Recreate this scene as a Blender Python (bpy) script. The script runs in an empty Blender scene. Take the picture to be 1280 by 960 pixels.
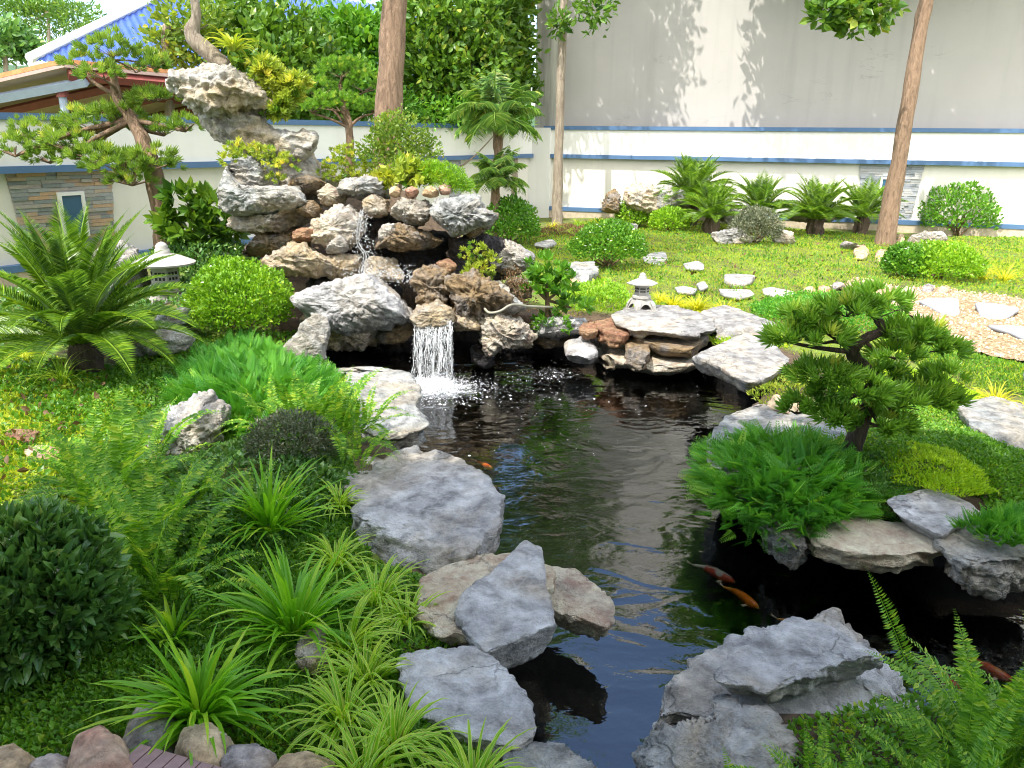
import bpy, math, random
import numpy as np
from mathutils import Vector, Matrix

# ------------------------------------------------------------------ camera
PITCH, ROLL, FPX, EYE = math.radians(17.12), math.radians(.55), 1013.0, 2.2
CAMF = np.array([0, math.cos(PITCH), -math.sin(PITCH)])
_r0 = np.array([1., 0, 0]); _u0 = np.array([0, math.sin(PITCH), math.cos(PITCH)])
CAMR = _r0*math.cos(ROLL)+_u0*math.sin(ROLL)
CAMU = _u0*math.cos(ROLL)-_r0*math.sin(ROLL)
CPOS = np.array([0, 0, EYE])
sc = bpy.context.scene
cd = bpy.data.cameras.new('camera'); cam = bpy.data.objects.new('camera', cd)
sc.collection.objects.link(cam)
cd.sensor_width = 36; cd.lens = 36*FPX/1280; cd.clip_end = 3000; cd.clip_start = .05
M = Matrix(((CAMR[0], CAMU[0], -CAMF[0], 0), (CAMR[1], CAMU[1], -CAMF[1], 0), (CAMR[2], CAMU[2], -CAMF[2], EYE), (0, 0, 0, 1)))
cam.matrix_world = M; sc.camera = cam

# ------------------------------------------------------------------ light
SUN_EL, SUN_AZ = math.radians(60), math.radians(218)     # azimuth from +Y clockwise
sdir = Vector((math.sin(SUN_AZ)*math.cos(SUN_EL), math.cos(SUN_AZ)*math.cos(SUN_EL), math.sin(SUN_EL)))
w = bpy.data.worlds.new('World'); sc.world = w; w.use_nodes = True
nt = w.node_tree; bg = nt.nodes['Background']
sky = nt.nodes.new('ShaderNodeTexSky'); sky.sky_type = 'NISHITA'; sky.sun_disc = False
sky.sun_elevation = SUN_EL; sky.sun_rotation = SUN_AZ; sky.dust_density = .6; sky.ozone_density = 1.8; sky.air_density = 1.0
tc = nt.nodes.new('ShaderNodeTexCoord'); mp = nt.nodes.new('ShaderNodeMapping'); mp.inputs['Scale'].default_value = (1, 1, 2.6)
ns = nt.nodes.new('ShaderNodeTexNoise'); ns.inputs['Scale'].default_value = 1.7; ns.inputs['Detail'].default_value = 7; ns.inputs['Roughness'].default_value = .58
cr = nt.nodes.new('ShaderNodeValToRGB'); cr.color_ramp.elements[0].position = .56; cr.color_ramp.elements[1].position = .76
mx = nt.nodes.new('ShaderNodeMix'); mx.data_type = 'RGBA'
nt.links.new(tc.outputs['Generated'], mp.inputs['Vector']); nt.links.new(mp.outputs[0], ns.inputs['Vector'])
sx_ = nt.nodes.new('ShaderNodeSeparateXYZ'); nt.links.new(tc.outputs['Generated'], sx_.inputs[0])
m1 = nt.nodes.new('ShaderNodeMath'); m1.operation = 'MULTIPLY_ADD'; nt.links.new(sx_.outputs[1], m1.inputs[0]); m1.inputs[1].default_value = -.20; nt.links.new(ns.outputs['Fac'], m1.inputs[2])
m2 = nt.nodes.new('ShaderNodeMath'); m2.operation = 'MULTIPLY_ADD'; nt.links.new(sx_.outputs[2], m2.inputs[0]); m2.inputs[1].default_value = .16; nt.links.new(m1.outputs[0], m2.inputs[2])
nt.links.new(m2.outputs[0], cr.inputs['Fac']); nt.links.new(cr.outputs['Color'], mx.inputs[0])
nt.links.new(sky.outputs[0], mx.inputs[6]); mx.inputs[7].default_value = (12.5, 12.1, 11.5, 1)
nt.links.new(mx.outputs[2], bg.inputs['Color']); bg.inputs['Strength'].default_value = .15
sl = bpy.data.lights.new('sun', 'SUN'); sl.energy = 2.45; sl.angle = math.radians(.5); sl.color = (1, .95, .87)
so = bpy.data.objects.new('sun', sl); sc.collection.objects.link(so)
so.rotation_euler = sdir.to_track_quat('Z', 'Y').to_euler(); so.location = (0, -5, 30)
sc.view_settings.view_transform = 'Standard'; sc.view_settings.look = 'None'
sc.view_settings.gamma = 1; sc.view_settings.use_curve_mapping = False
sc.view_settings.exposure = 1.5
sc.cycles.pixel_filter_type = 'BLACKMAN_HARRIS'; sc.cycles.filter_width = 1.05
sc.cycles.max_bounces = 7; sc.cycles.transparent_max_bounces = 16
sc.cycles.diffuse_bounces = 3; sc.cycles.glossy_bounces = 3; sc.cycles.transmission_bounces = 4
sc.cycles.caustics_reflective = False; sc.cycles.caustics_refractive = False
sc.cycles.sample_clamp_indirect = 6

# ------------------------------------------------------------------ helpers
rng = np.random.default_rng(11)
def U(a, b, n=None): return rng.uniform(a, b, n)
def ray(px, py): return CAMF*FPX+CAMR*(px-640)-CAMU*(py-480)
def at(px, py, z=0.):                    # pixel -> point at height z
    d = ray(px, py); return CPOS+d*((z-EYE)/d[2])
def atY(px, py, D):                      # pixel -> point at forward distance D
    d = ray(px, py); return CPOS+d*(D/d[1])
def px2m(p): return np.linalg.norm(p-CPOS)/FPX

def tag(o, label=None, cat=None, group=None, kind=None):
    if label: o['label'] = label
    if cat: o['category'] = cat
    if group: o['group'] = group
    if kind: o['kind'] = kind
    return o
def empty(name, loc, label, cat, group=None):
    o = bpy.data.objects.new(name, None); sc.collection.objects.link(o); o.location = loc
    o.empty_display_size = .1
    return tag(o, label, cat, group)
def mesh(name, V, F, mats, smooth=False, attrs=None, mi=None):
    V = np.ascontiguousarray(V, np.float32)
    me = bpy.data.meshes.new(name)
    if not isinstance(F, (list, tuple)): F = [F]
    F = [np.asarray(f, np.int32) for f in F if len(f)]
    me.vertices.add(len(V)); me.vertices.foreach_set('co', V.ravel())
    li = np.concatenate([f.ravel() for f in F]); cnt = np.concatenate([np.full(len(f), f.shape[1], np.int32) for f in F])
    me.loops.add(len(li)); me.loops.foreach_set('vertex_index', li)
    me.polygons.add(len(cnt)); st = np.concatenate([[0], np.cumsum(cnt)[:-1]]).astype(np.int32)
    me.polygons.foreach_set('loop_start', st); me.polygons.foreach_set('loop_total', cnt)
    if mi is not None: me.polygons.foreach_set('material_index', np.asarray(mi, np.int32))
    me.polygons.foreach_set('use_smooth', np.full(len(cnt), bool(smooth)))
    if attrs:
        for k, v in attrs.items():
            a = me.attributes.new(k, 'FLOAT', 'POINT'); a.data.foreach_set('value', np.asarray(v, np.float32))
    me.update(calc_edges=True)
    for m in (mats if isinstance(mats, (list, tuple)) else [mats]): me.materials.append(m)
    return me
def obj(name, V, F, mats, parent=None, origin=None, **kw):
    if parent is not None: org = np.array(parent.location)
    elif origin is not None: org = np.array(origin)
    else: org = np.array([V[:, 0].mean(), V[:, 1].mean(), V[:, 2].min()])
    me = mesh(name, V-org, F, mats, **kw)
    o = bpy.data.objects.new(name, me); sc.collection.objects.link(o)
    if parent is not None: o.parent = parent
    else: o.location = org
    return o
def join(parts):                         # [(V,F or [F],attrs)] -> V,[F..],attrs
    Vs, Fs, At, off = [], [], {}, 0
    for p in parts:
        V, F = p[0], p[1]; A = p[2] if len(p) > 2 else {}
        Fs += [np.asarray(f)+off for f in (F if isinstance(F, (list, tuple)) else [F]) if len(f)]
        Vs.append(V); off += len(V)
        for k in A: At.setdefault(k, []).append(A[k])
    return np.concatenate(Vs), Fs, {k: np.concatenate(v) for k, v in At.items()}

# --- vector noise
_perm = np.random.default_rng(5).permutation(256).astype(np.int64); _perm = np.concatenate([_perm]*3)
_grad = np.random.default_rng(6).normal(size=(256, 3)); _grad /= np.linalg.norm(_grad, axis=1)[:, None]
def perlin(p):
    p = np.asarray(p, float); i = np.floor(p).astype(np.int64); f = p-i; u = f*f*f*(f*(f*6-15)+10); i &= 255
    r = 0
    for dx in (0, 1):
        for dy in (0, 1):
            for dz in (0, 1):
                h = _perm[_perm[_perm[(i[:, 0]+dx) & 255]+((i[:, 1]+dy) & 255)]+((i[:, 2]+dz) & 255)]
                g = _grad[h]; d = g[:, 0]*(f[:, 0]-dx)+g[:, 1]*(f[:, 1]-dy)+g[:, 2]*(f[:, 2]-dz)
                r = r+d*(u[:, 0] if dx else 1-u[:, 0])*(u[:, 1] if dy else 1-u[:, 1])*(u[:, 2] if dz else 1-u[:, 2])
    return r*1.5
def fbm(p, o=4, g=.5):
    r = 0; a = 1.
    for k in range(o): r = r+a*perlin(p*2**k+k*17.3); a *= g
    return r
def nrm(v): return v/np.maximum(np.linalg.norm(v, axis=-1, keepdims=True), 1e-9)
def inpoly(x, y, poly):
    c = np.zeros(np.shape(x), bool); n = len(poly); j = n-1
    for i in range(n):
        xi, yi = poly[i][:2]; xj, yj = poly[j][:2]
        c ^= ((yi > y) != (yj > y)) & (x < (xj-xi)*(y-yi)/(yj-yi+1e-12)+xi); j = i
    return c
def dpoly(x, y, poly):
    d = np.full(np.shape(x), 1e9); n = len(poly)
    for i in range(n):
        ax, ay = poly[i][:2]; bx, by = poly[(i+1) % n][:2]
        t = np.clip(((x-ax)*(bx-ax)+(y-ay)*(by-ay))/((bx-ax)**2+(by-ay)**2+1e-12), 0, 1)
        d = np.minimum(d, np.hypot(x-ax-t*(bx-ax), y-ay-t*(by-ay)))
    return d
def PW(pts, z=0.): return np.array([at(a, b, z) for a, b in pts])

# --- node materials
def newmat(name):
    m = bpy.data.materials.new(name); m.use_nodes = True; n = m.node_tree.nodes; n.clear()
    out = n.new('ShaderNodeOutputMaterial'); p = n.new('ShaderNodeBsdfPrincipled')
    m.node_tree.links.new(p.outputs[0], out.inputs[0]); return m, n, m.node_tree.links, p, out
def ramp(n, stops, interp='LINEAR'):
    r = n.new('ShaderNodeValToRGB'); e = r.color_ramp.elements; r.color_ramp.interpolation = interp
    while len(e) < len(stops): e.new(.5)
    for k, (p, c) in enumerate(stops): e[k].position = p; e[k].color = (*c, 1) if len(c) == 3 else c
    return r
def noiseN(n, l, scale, detail=5, rough=.55, vec=None, dist=0, dim='3D'):
    t = n.new('ShaderNodeTexNoise'); t.inputs['Scale'].default_value = scale; t.inputs['Detail'].default_value = detail
    t.inputs['Roughness'].default_value = rough; t.inputs['Distortion'].default_value = dist
    if vec is not None: l.new(vec, t.inputs['Vector'])
    return t
def mathN(n, l, op, a, b=None, c=None):
    t = n.new('ShaderNodeMath'); t.operation = op
    for k, v in enumerate((a, b, c)):
        if v is None: continue
        if isinstance(v, (int, float)): t.inputs[k].default_value = v
        else: l.new(v, t.inputs[k])
    return t.outputs[0]
def mixC(n, l, f, a, b, mode='MIX'):
    t = n.new('ShaderNodeMix'); t.data_type = 'RGBA'; t.blend_type = mode
    for k, v in ((0, f), (6, a), (7, b)):
        if isinstance(v, (int, float)): t.inputs[k].default_value = v
        elif isinstance(v, tuple): t.inputs[k].default_value = (*v, 1)
        else: l.new(v, t.inputs[k])
    return t.outputs[2]
def bumpN(n, l, h, strength, dist=.02, prev=None):
    b = n.new('ShaderNodeBump'); b.inputs['Strength'].default_value = strength; b.inputs['Distance'].default_value = dist
    l.new(h, b.inputs['Height'])
    if prev is not None: l.new(prev, b.inputs['Normal'])
    return b.outputs[0]
def flat(name, col, rough=.6, var=.12, scale=9, bump=0, spec=.5):
    m, n, l, p, o = newmat(name); g = n.new('ShaderNodeNewGeometry')
    t = noiseN(n, l, scale, 6, .6, g.outputs['Position'])
    r = ramp(n, [(.3, tuple(c*(1-var) for c in col)), (.7, tuple(min(1, c*(1+var)) for c in col))])
    l.new(t.outputs['Fac'], r.inputs[0]); l.new(r.outputs[0], p.inputs['Base Color']); p.inputs['Roughness'].default_value = rough
    p.inputs['Specular IOR Level'].default_value = spec
    if bump: l.new(bumpN(n, l, t.outputs['Fac'], bump), p.inputs['Normal'])
    return m
def leafmat(name, c1, c2, c3=None, trans=.35, rough=.42, edge=None, edge_at=.55, spec=.4):
    warm = lambda c: (c[0]*1.22, c[1]*1.03, c[2]*.9) if c and c[1] > c[0] else c
    c1, c2, c3 = warm(c1), warm(c2), warm(c3)
    m, n, l, p, out = newmat(name)
    a = n.new('ShaderNodeAttribute'); a.attribute_name = 'rnd'
    st = [(.0, c1), (.75, c2)] + ([(1., c3)] if c3 else [])
    r = ramp(n, st); oi = n.new('ShaderNodeObjectInfo')
    f = mathN(n, l, 'MULTIPLY_ADD', oi.outputs['Random'], .12, a.outputs['Fac'])
    f = mathN(n, l, 'SUBTRACT', f, .06); l.new(f, r.inputs[0]); col = r.outputs[0]
    if edge:
        u = n.new('ShaderNodeAttribute'); u.attribute_name = 'u'
        s = ramp(n, [(edge_at-.06, (0, 0, 0)), (edge_at+.06, (1, 1, 1))]); l.new(u.outputs['Fac'], s.inputs[0])
        col = mixC(n, l, s.outputs[0], col, edge)
    l.new(col, p.inputs['Base Color']); p.inputs['Roughness'].default_value = rough
    p.inputs['Specular IOR Level'].default_value = spec
    tr = n.new('ShaderNodeBsdfTranslucent'); tcol = mixC(n, l, 1., col, (1.5, 1.35, .6), 'MULTIPLY'); l.new(tcol, tr.inputs['Color'])
    ms = n.new('ShaderNodeMixShader'); ms.inputs[0].default_value = trans
    l.new(p.outputs[0], ms.inputs[1]); l.new(tr.outputs[0], ms.inputs[2]); l.new(ms.outputs[0], out.inputs[0])
    return m
def rockmat(name, light, mid, tan, tanamt=.5, vein=.3, freq=1., dark=(.05, .045, .045), bump=.95, wet=True):
    m, n, l, p, out = newmat(name); g = n.new('ShaderNodeNewGeometry'); P = g.outputs['Position']
    oi = n.new('ShaderNodeObjectInfo'); va = n.new('ShaderNodeVectorMath'); va.operation = 'MULTIPLY_ADD'
    l.new(oi.outputs['Random'], va.inputs[0]); va.inputs[1].default_value = (37, 19, 53); l.new(P, va.inputs[2]); P2 = va.outputs[0]
    mp = n.new('ShaderNodeMapping'); mp.inputs['Rotation'].default_value = (.5, .35, .3); mp.inputs['Scale'].default_value = (1, 1, 3.2); l.new(P2, mp.inputs['Vector'])
    a = noiseN(n, l, 3.2*freq, 9, .62, mp.outputs[0], .4); b = noiseN(n, l, 1.4*freq, 6, .6, P2, .8)
    r = ramp(n, [(.3, mid), (.52, tuple((x+y)/2 for x, y in zip(light, mid))), (.68, light)]); l.new(a.outputs['Fac'], r.inputs[0])
    f = ramp(n, [(max(0, .62-tanamt*.4), (0, 0, 0)), (.8-tanamt*.38, (1, 1, 1))]); l.new(b.outputs['Fac'], f.inputs[0])
    col = mixC(n, l, f.outputs[0], r.outputs[0], tan)
    e2 = noiseN(n, l, 7.5*freq, 8, .68, P2, .3); fe = ramp(n, [(.34, (0, 0, 0)), (.50, (.5, .5, .5)), (.66, (1, 1, 1))]); l.new(e2.outputs['Fac'], fe.inputs[0])
    col = mixC(n, l, .5, col, fe.outputs[0], 'OVERLAY')
    sp = noiseN(n, l, 3.1*freq, 6, .7, P2, .2); fsp = ramp(n, [(.56, (0, 0, 0)), (.66, (1, 1, 1))]); l.new(sp.outputs['Fac'], fsp.inputs[0])
    col = mixC(n, l, mathN(n, l, 'MULTIPLY', fsp.outputs[0], .45), col, tuple(x*.75 for x in tan))
    rd = noiseN(n, l, 1.5*freq, 6, .55, mp.outputs[0], .6); rd.noise_type = 'RIDGED_MULTIFRACTAL'; rd.normalize = True
    rd2 = noiseN(n, l, 5.5*freq, 5, .6, P2, .3); rd2.noise_type = 'RIDGED_MULTIFRACTAL'; rd2.normalize = True
    rs = mathN(n, l, 'MULTIPLY_ADD', rd2.outputs['Fac'], .35, rd.outputs['Fac'])
    fr_ = ramp(n, [(.60, (0, 0, 0)), (.80, (1, 1, 1))]); l.new(rs, fr_.inputs[0])
    col = mixC(n, l, mathN(n, l, 'MULTIPLY', fr_.outputs[0], .62), col, tuple(x*.30 for x in mid))
    # grime speckle
    c = noiseN(n, l, 26*freq, 5, .7, P2); fs = ramp(n, [(.60, (0, 0, 0)), (.74, (1, 1, 1))]); l.new(c.outputs['Fac'], fs.inputs[0])
    col = mixC(n, l, mathN(n, l, 'MULTIPLY', fs.outputs[0], .55), col, tuple(x*.42 for x in mid))
    # dark cracks
    vd = n.new('ShaderNodeTexVoronoi'); vd.feature = 'DISTANCE_TO_EDGE'; vd.inputs['Scale'].default_value = 2.6*freq
    wv = n.new('ShaderNodeVectorMath'); wv.operation = 'MULTIPLY_ADD'; l.new(a.outputs['Color'], wv.inputs[0]); wv.inputs[1].default_value = (.5, .5, .5); l.new(mp.outputs[0], wv.inputs[2])
    l.new(wv.outputs[0], vd.inputs['Vector'])
    fc = ramp(n, [(0, (1, 1, 1)), (.016, (0, 0, 0))]); l.new(vd.outputs['Distance'], fc.inputs[0])
    msk = ramp(n, [(.52, (0, 0, 0)), (.64, (1, 1, 1))]); l.new(b.outputs['Color'], msk.inputs[0])
    fcr = mathN(n, l, 'MULTIPLY', fc.outputs[0], msk.outputs[0])
    col = mixC(n, l, mathN(n, l, 'MULTIPLY', fcr, .8), col, tuple(x*.3 for x in mid))
    if vein:
        v2 = noiseN(n, l, 1.5*freq, 3, .45, mp.outputs[0], .25)
        d = mathN(n, l, 'ABSOLUTE', mathN(n, l, 'SUBTRACT', v2.outputs['Fac'], .5))
        fv = ramp(n, [(0, (1, 1, 1)), (.0045, (0, 0, 0))]); l.new(d, fv.inputs[0]); vein = vein*.35
        col = mixC(n, l, mathN(n, l, 'MULTIPLY', fv.outputs[0], vein), col, (.72, .72, .72))
    ro = .85
    if wet:
        sx = n.new('ShaderNodeSeparateXYZ'); l.new(P, sx.inputs[0])
        z = mathN(n, l, 'ADD', sx.outputs[2], mathN(n, l, 'MULTIPLY', b.outputs['Fac'], .12))
        fw = ramp(n, [(0, (1, 1, 1)), (1, (0, 0, 0))]); zz = n.new('ShaderNodeMapRange'); l.new(z, zz.inputs[0]); zz.inputs[1].default_value = -.30; zz.inputs[2].default_value = -.17
        l.new(zz.outputs[0], fw.inputs[0]); col = mixC(n, l, mathN(n, l, 'MULTIPLY', fw.outputs[0], .9), col, dark)
    l.new(col, p.inputs['Base Color']); p.inputs['Roughness'].default_value = ro; p.inputs['Specular IOR Level'].default_value = .3
    h = mathN(n, l, 'ADD', mathN(n, l, 'MULTIPLY_ADD', e2.outputs['Fac'], .7, a.outputs['Fac']), mathN(n, l, 'MULTIPLY', c.outputs['Fac'], .55))
    h = mathN(n, l, 'SUBTRACT', h, mathN(n, l, 'MULTIPLY', fcr, .35)); h = mathN(n, l, 'SUBTRACT', h, mathN(n, l, 'MULTIPLY', fr_.outputs[0], .9))
    l.new(bumpN(n, l, h, bump, .08), p.inputs['Normal'])
    return m

# --- leaf templates : along +Y, width X, normal +Z
def leaf4(w): return np.array([[0, 0, 0], [w, .45, .06], [0, 1, -.04], [-w, .45, .06]]), np.array([[0, 1, 2], [0, 2, 3]])
def leaf6(w, drop=-.18): return np.array([[0, 0, 0], [w*.75, .25, .05], [w, .6, .02], [0, 1, drop], [-w, .6, .02], [-w*.75, .25, .05], [0, .5, -.03]]), [np.array([[0, 1, 2, 6], [0, 6, 4, 5]]), np.array([[6, 2, 3], [6, 3, 4]])]
def leaf8(w, drop=-.15):
    V = np.array([[0, 0, 0], [w*.8, .25, .04], [w, .55, .03], [w*.55, .82, -.06], [0, 1, drop], [-w*.55, .82, -.06], [-w, .55, .03], [-w*.8, .25, .04], [0, .5, -.03]])
    return V, np.array([[0, 1, 2, 8], [8, 2, 3, 4], [8, 4, 5, 6], [0, 8, 6, 7]])
def frames(d, up=None):
    d = nrm(d)
    if up is None: up = rng.normal(size=d.shape)+np.array([0, 0, 1.2])
    x = nrm(np.cross(d, up)); z = np.cross(x, d)
    return np.stack([x, d, z], axis=-1)          # columns
def inst(T, pos, R, s, rnd=None, sx=None):
    tv, tf = T[0], T[1]; n = len(pos); m = len(tv)
    s = np.broadcast_to(np.asarray(s, float), (n,))
    V = tv[None]*s[:, None, None]
    if sx is not None: V = V*np.stack([sx, np.ones(n), np.ones(n)], -1)[:, None, :]
    V = np.einsum('nij,nmj->nmi', R, V)+pos[:, None, :]
    if rnd is None: rnd = U(0, 1, n)
    off = (np.arange(n)*m)[:, None, None]
    FF = [(f[None]+off).reshape(-1, f.shape[1]) for f in (tf if isinstance(tf, (list, tuple)) else [tf])]
    return V.reshape(-1, 3), FF, {'rnd': np.repeat(rnd, m)}
def sphere_dirs(n): return nrm(rng.normal(size=(n, 3)))
def tube(pts, rad, seg=9, bark=.0, res=None, cap=True):
    pts = np.asarray(pts, float); rad = np.broadcast_to(np.asarray(rad, float), (len(pts),)).copy()
    if res:                                       # catmull style resample
        t = np.linspace(0, len(pts)-1, res); k = np.minimum(t.astype(int), len(pts)-2); f = (t-k)[:, None]
        pm = pts[np.maximum(k-1, 0)]; p0 = pts[k]; p1 = pts[k+1]; p2 = pts[np.minimum(k+2, len(pts)-1)]
        pts2 = .5*((2*p0)+(-pm+p1)*f+(2*pm-5*p0+4*p1-p2)*f**2+(-pm+3*p0-3*p1+p2)*f**3)
        rad = rad[k]*(1-f[:, 0])+rad[k+1]*f[:, 0]; pts = pts2
    n = len(pts); d = nrm(np.gradient(pts, axis=0)); a = np.array([.31, .27, .91]) if abs(d[0][2]) < .8 else np.array([1., .2, .1])
    x = nrm(np.cross(d, a)); y = np.cross(d, x); th = np.linspace(0, 2*np.pi, seg, endpoint=False)
    c = np.cos(th)[None, :, None]; s = np.sin(th)[None, :, None]
    dirs = x[:, None]*c+y[:, None]*s; V = pts[:, None]+dirs*rad[:, None, None]
    V = V.reshape(-1, 3); D = dirs.reshape(-1, 3)
    if bark: V = V+D*(fbm(V*np.array([5, 5, 2.])/max(rad.max()*5, .05), 3)*bark*np.repeat(rad, seg))[:, None]
    i = np.arange(n-1)[:, None]*seg; j = np.arange(seg)[None]; j2 = (j+1) % seg
    F = np.stack([i+j, i+j2, i+seg+j2, i+seg+j], -1).reshape(-1, 4)
    if cap:
        V = np.concatenate([V, pts[:1], pts[-1:]]); b0 = n*seg; jj = np.arange(seg)
        T = np.concatenate([np.stack([np.full(seg, b0), (jj+1) % seg, jj], -1), np.stack([np.full(seg, b0+1), (n-1)*seg+jj, (n-1)*seg+(jj+1) % seg], -1)])
        return V, [F, T], {}
    return V, [F], {}
def box(a, b):
    a = np.asarray(a, float); b = np.asarray(b, float)
    V = np.array([[x, y, z] for z in (a[2], b[2]) for y in (a[1], b[1]) for x in (a[0], b[0])])
    return V, np.array([[0, 2, 3, 1], [4, 5, 7, 6], [0, 1, 5, 4], [2, 6, 7, 3], [0, 4, 6, 2], [1, 3, 7, 5]])
def prism(poly, z0, z1):                        # poly (n,2 or 3)
    poly = np.asarray(poly)[:, :2]; n = len(poly)
    V = np.concatenate([np.c_[poly, np.full(n, z0)], np.c_[poly, np.full(n, z1)]])
    j = np.arange(n); S = np.stack([j, (j+1) % n, (j+1) % n+n, j+n], -1)
    return V, [S, np.arange(n)[None, ::-1], np.arange(n)[None]+n]
def lathe(prof, c, seg=24, sq=0.):              # profile [(r,z)]; sq>0 squares the plan
    th = np.linspace(0, 2*np.pi, seg, endpoint=False); k = 1/np.maximum(np.abs(np.cos(th)), np.abs(np.sin(th)))
    k = 1+(k-1)*sq; V = np.array([[c[0]+r*kk*np.cos(t), c[1]+r*kk*np.sin(t), c[2]+z] for r, z in prof for t, kk in zip(th, k)])
    i = np.arange(len(prof)-1)[:, None]*seg; j = np.arange(seg)[None]; j2 = (j+1) % seg
    return V, [np.stack([i+j, i+j2, i+seg+j2, i+seg+j], -1).reshape(-1, 4)]

# --- rocks
def rock_geo(outline, normal, front, back, e=.6, under=0., amp=.06, ledge=.075, lf=6., res=110, cuts=6, seed=0, sdirv=None, flat_top=0):
    r_ = np.random.default_rng(seed+100)
    O = np.asarray(outline, float); n = nrm(np.asarray(normal, float)); c = O.mean(0)
    a = np.array([1., 0, 0]); x = nrm(a-n*(a@n)); y = np.cross(n, x)
    q = np.stack([(O-c)@x, (O-c)@y], -1)
    # area centroid
    x0, y0 = q[:, 0], q[:, 1]; x1, y1 = np.roll(x0, -1), np.roll(y0, -1); cr_ = x0*y1-x1*y0; A = cr_.sum()/2
    cc = np.array([((x0+x1)*cr_).sum(), ((y0+y1)*cr_).sum()])/(6*A); q = q-cc; c = c+x*cc[0]+y*cc[1]
    size = math.sqrt(abs(A)); Mth = int(res*1.5); Nf = int(res*.62)
    th = np.linspace(0, 2*np.pi, Mth, endpoint=False); dr = np.stack([np.cos(th), np.sin(th)], -1); R = np.zeros(Mth)
    for i in range(len(q)):
        p, p2 = q[i], q[(i+1) % len(q)]; ed = p2-p
        den = dr[:, 0]*ed[1]-dr[:, 1]*ed[0]; den = np.where(abs(den) < 1e-9, 1e-9, den)
        t = (p[0]*ed[1]-p[1]*ed[0])/den; s = (p[0]*dr[:, 1]-p[1]*dr[:, 0])/den
        R = np.where((s >= -1e-6) & (s <= 1+1e-6) & (t > 0), np.maximum(R, t), R)
    R = np.where(R == 0, np.median(R), R)
    ck = np.c_[dr*2.2, np.full(Mth, seed*3.3)]; R = R*(1+.03*fbm(ck, 4, .65)+(.022*fbm(ck*5+3, 3, .7) if flat_top else 0)); off_e = 0
    k = np.array([1, 2, 1.])/4; R = np.convolve(np.r_[R[-1], R, R[0]], k, 'valid')
    ph = np.linspace(-np.pi/2, np.pi/2, Nf)
    # denser rows on the front side
    cphi = np.abs(np.cos(ph))**e; sphi = np.sign(np.sin(ph))*np.abs(np.sin(ph))**e
    rad = cphi*(1-under*np.clip(-sphi, 0, 1)**.8)
    # spread radial rows evenly on flat faces
    H = np.where(sphi > 0, front, back)*sphi
    # arc-length resample of profile
    pr = np.stack([rad*size*.6, H], -1); L = np.r_[0, np.cumsum(np.linalg.norm(np.diff(pr, axis=0), axis=1))]
    tt = np.linspace(0, L[-1], Nf); rad = np.interp(tt, L, rad); H = np.interp(tt, L, H)
    V = c+(x*dr[:, :1]+y*dr[:, 1:])[None]*(R[None, :, None]*rad[:, None, None])+(n*1.)[None, None]*H[:, None, None]
    V = V.reshape(-1, 3); G = V.copy()
    i = np.arange(Nf-1)[:, None]*Mth; j = np.arange(Mth)[None]; j2 = (j+1) % Mth
    F = np.stack([i+j, i+j2, i+Mth+j2, i+Mth+j], -1).reshape(-1, 4)
    for _ in range(cuts):
        d = nrm(r_.normal(size=3)+n*.3); s = V@d; lim = np.quantile(s, r_.uniform(.86, .97)); V = V-d*(np.maximum(0, s-lim)*.8)[:, None]
    g = V.reshape(Nf, Mth, 3); du = np.roll(g, -1, 1)-np.roll(g, 1, 1); dv = np.gradient(g, axis=0); N = nrm(np.cross(du, dv)).reshape(-1, 3)
    off = r_.uniform(0, 90, 3); k = 1.6/size
    S = nrm(np.array([.25, .15, 1.]) if sdirv is None else np.asarray(sdirv, float)); Pn = V*np.array([1, 1, 1.6])
    d = fbm(Pn*k+off, 3)*amp*size
    rg = 1-np.abs(fbm(V*k*2.3+off+9, 4)); d = d+(rg-.75)*amp*.9*size
    d = d+fbm(V*k*7+off+31, 3)*amp*.30*size-np.clip(1-np.abs(fbm(V*k*4.1+off+13, 3))*2.2, 0, 1)**2*amp*.55*size
    s = (V@S)*lf/size*.8+.8*fbm(V*k*1.2+off+50, 3); fr = s-np.floor(s); st = np.clip(fr/.75, 0, 1)**2.5*(1-np.clip((fr-.8)/.2, 0, 1))
    msk = np.clip(fbm(V*k*1.1+off+70, 2)*2+.6, 0, 1)
    d = d+(st-.4)*ledge*size*msk
    V = V+N*d[:, None]
    if flat_top:
        hh = (V-c)@n; lim = front*flat_top; V = V-n*(np.maximum(0, hh-lim)*.74)[:, None]
    return V, [F], {}
def size_of(O): return math.sqrt(np.ptp(O[:, 0])*np.ptp(O[:, 1])*.7+1e-6)
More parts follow.
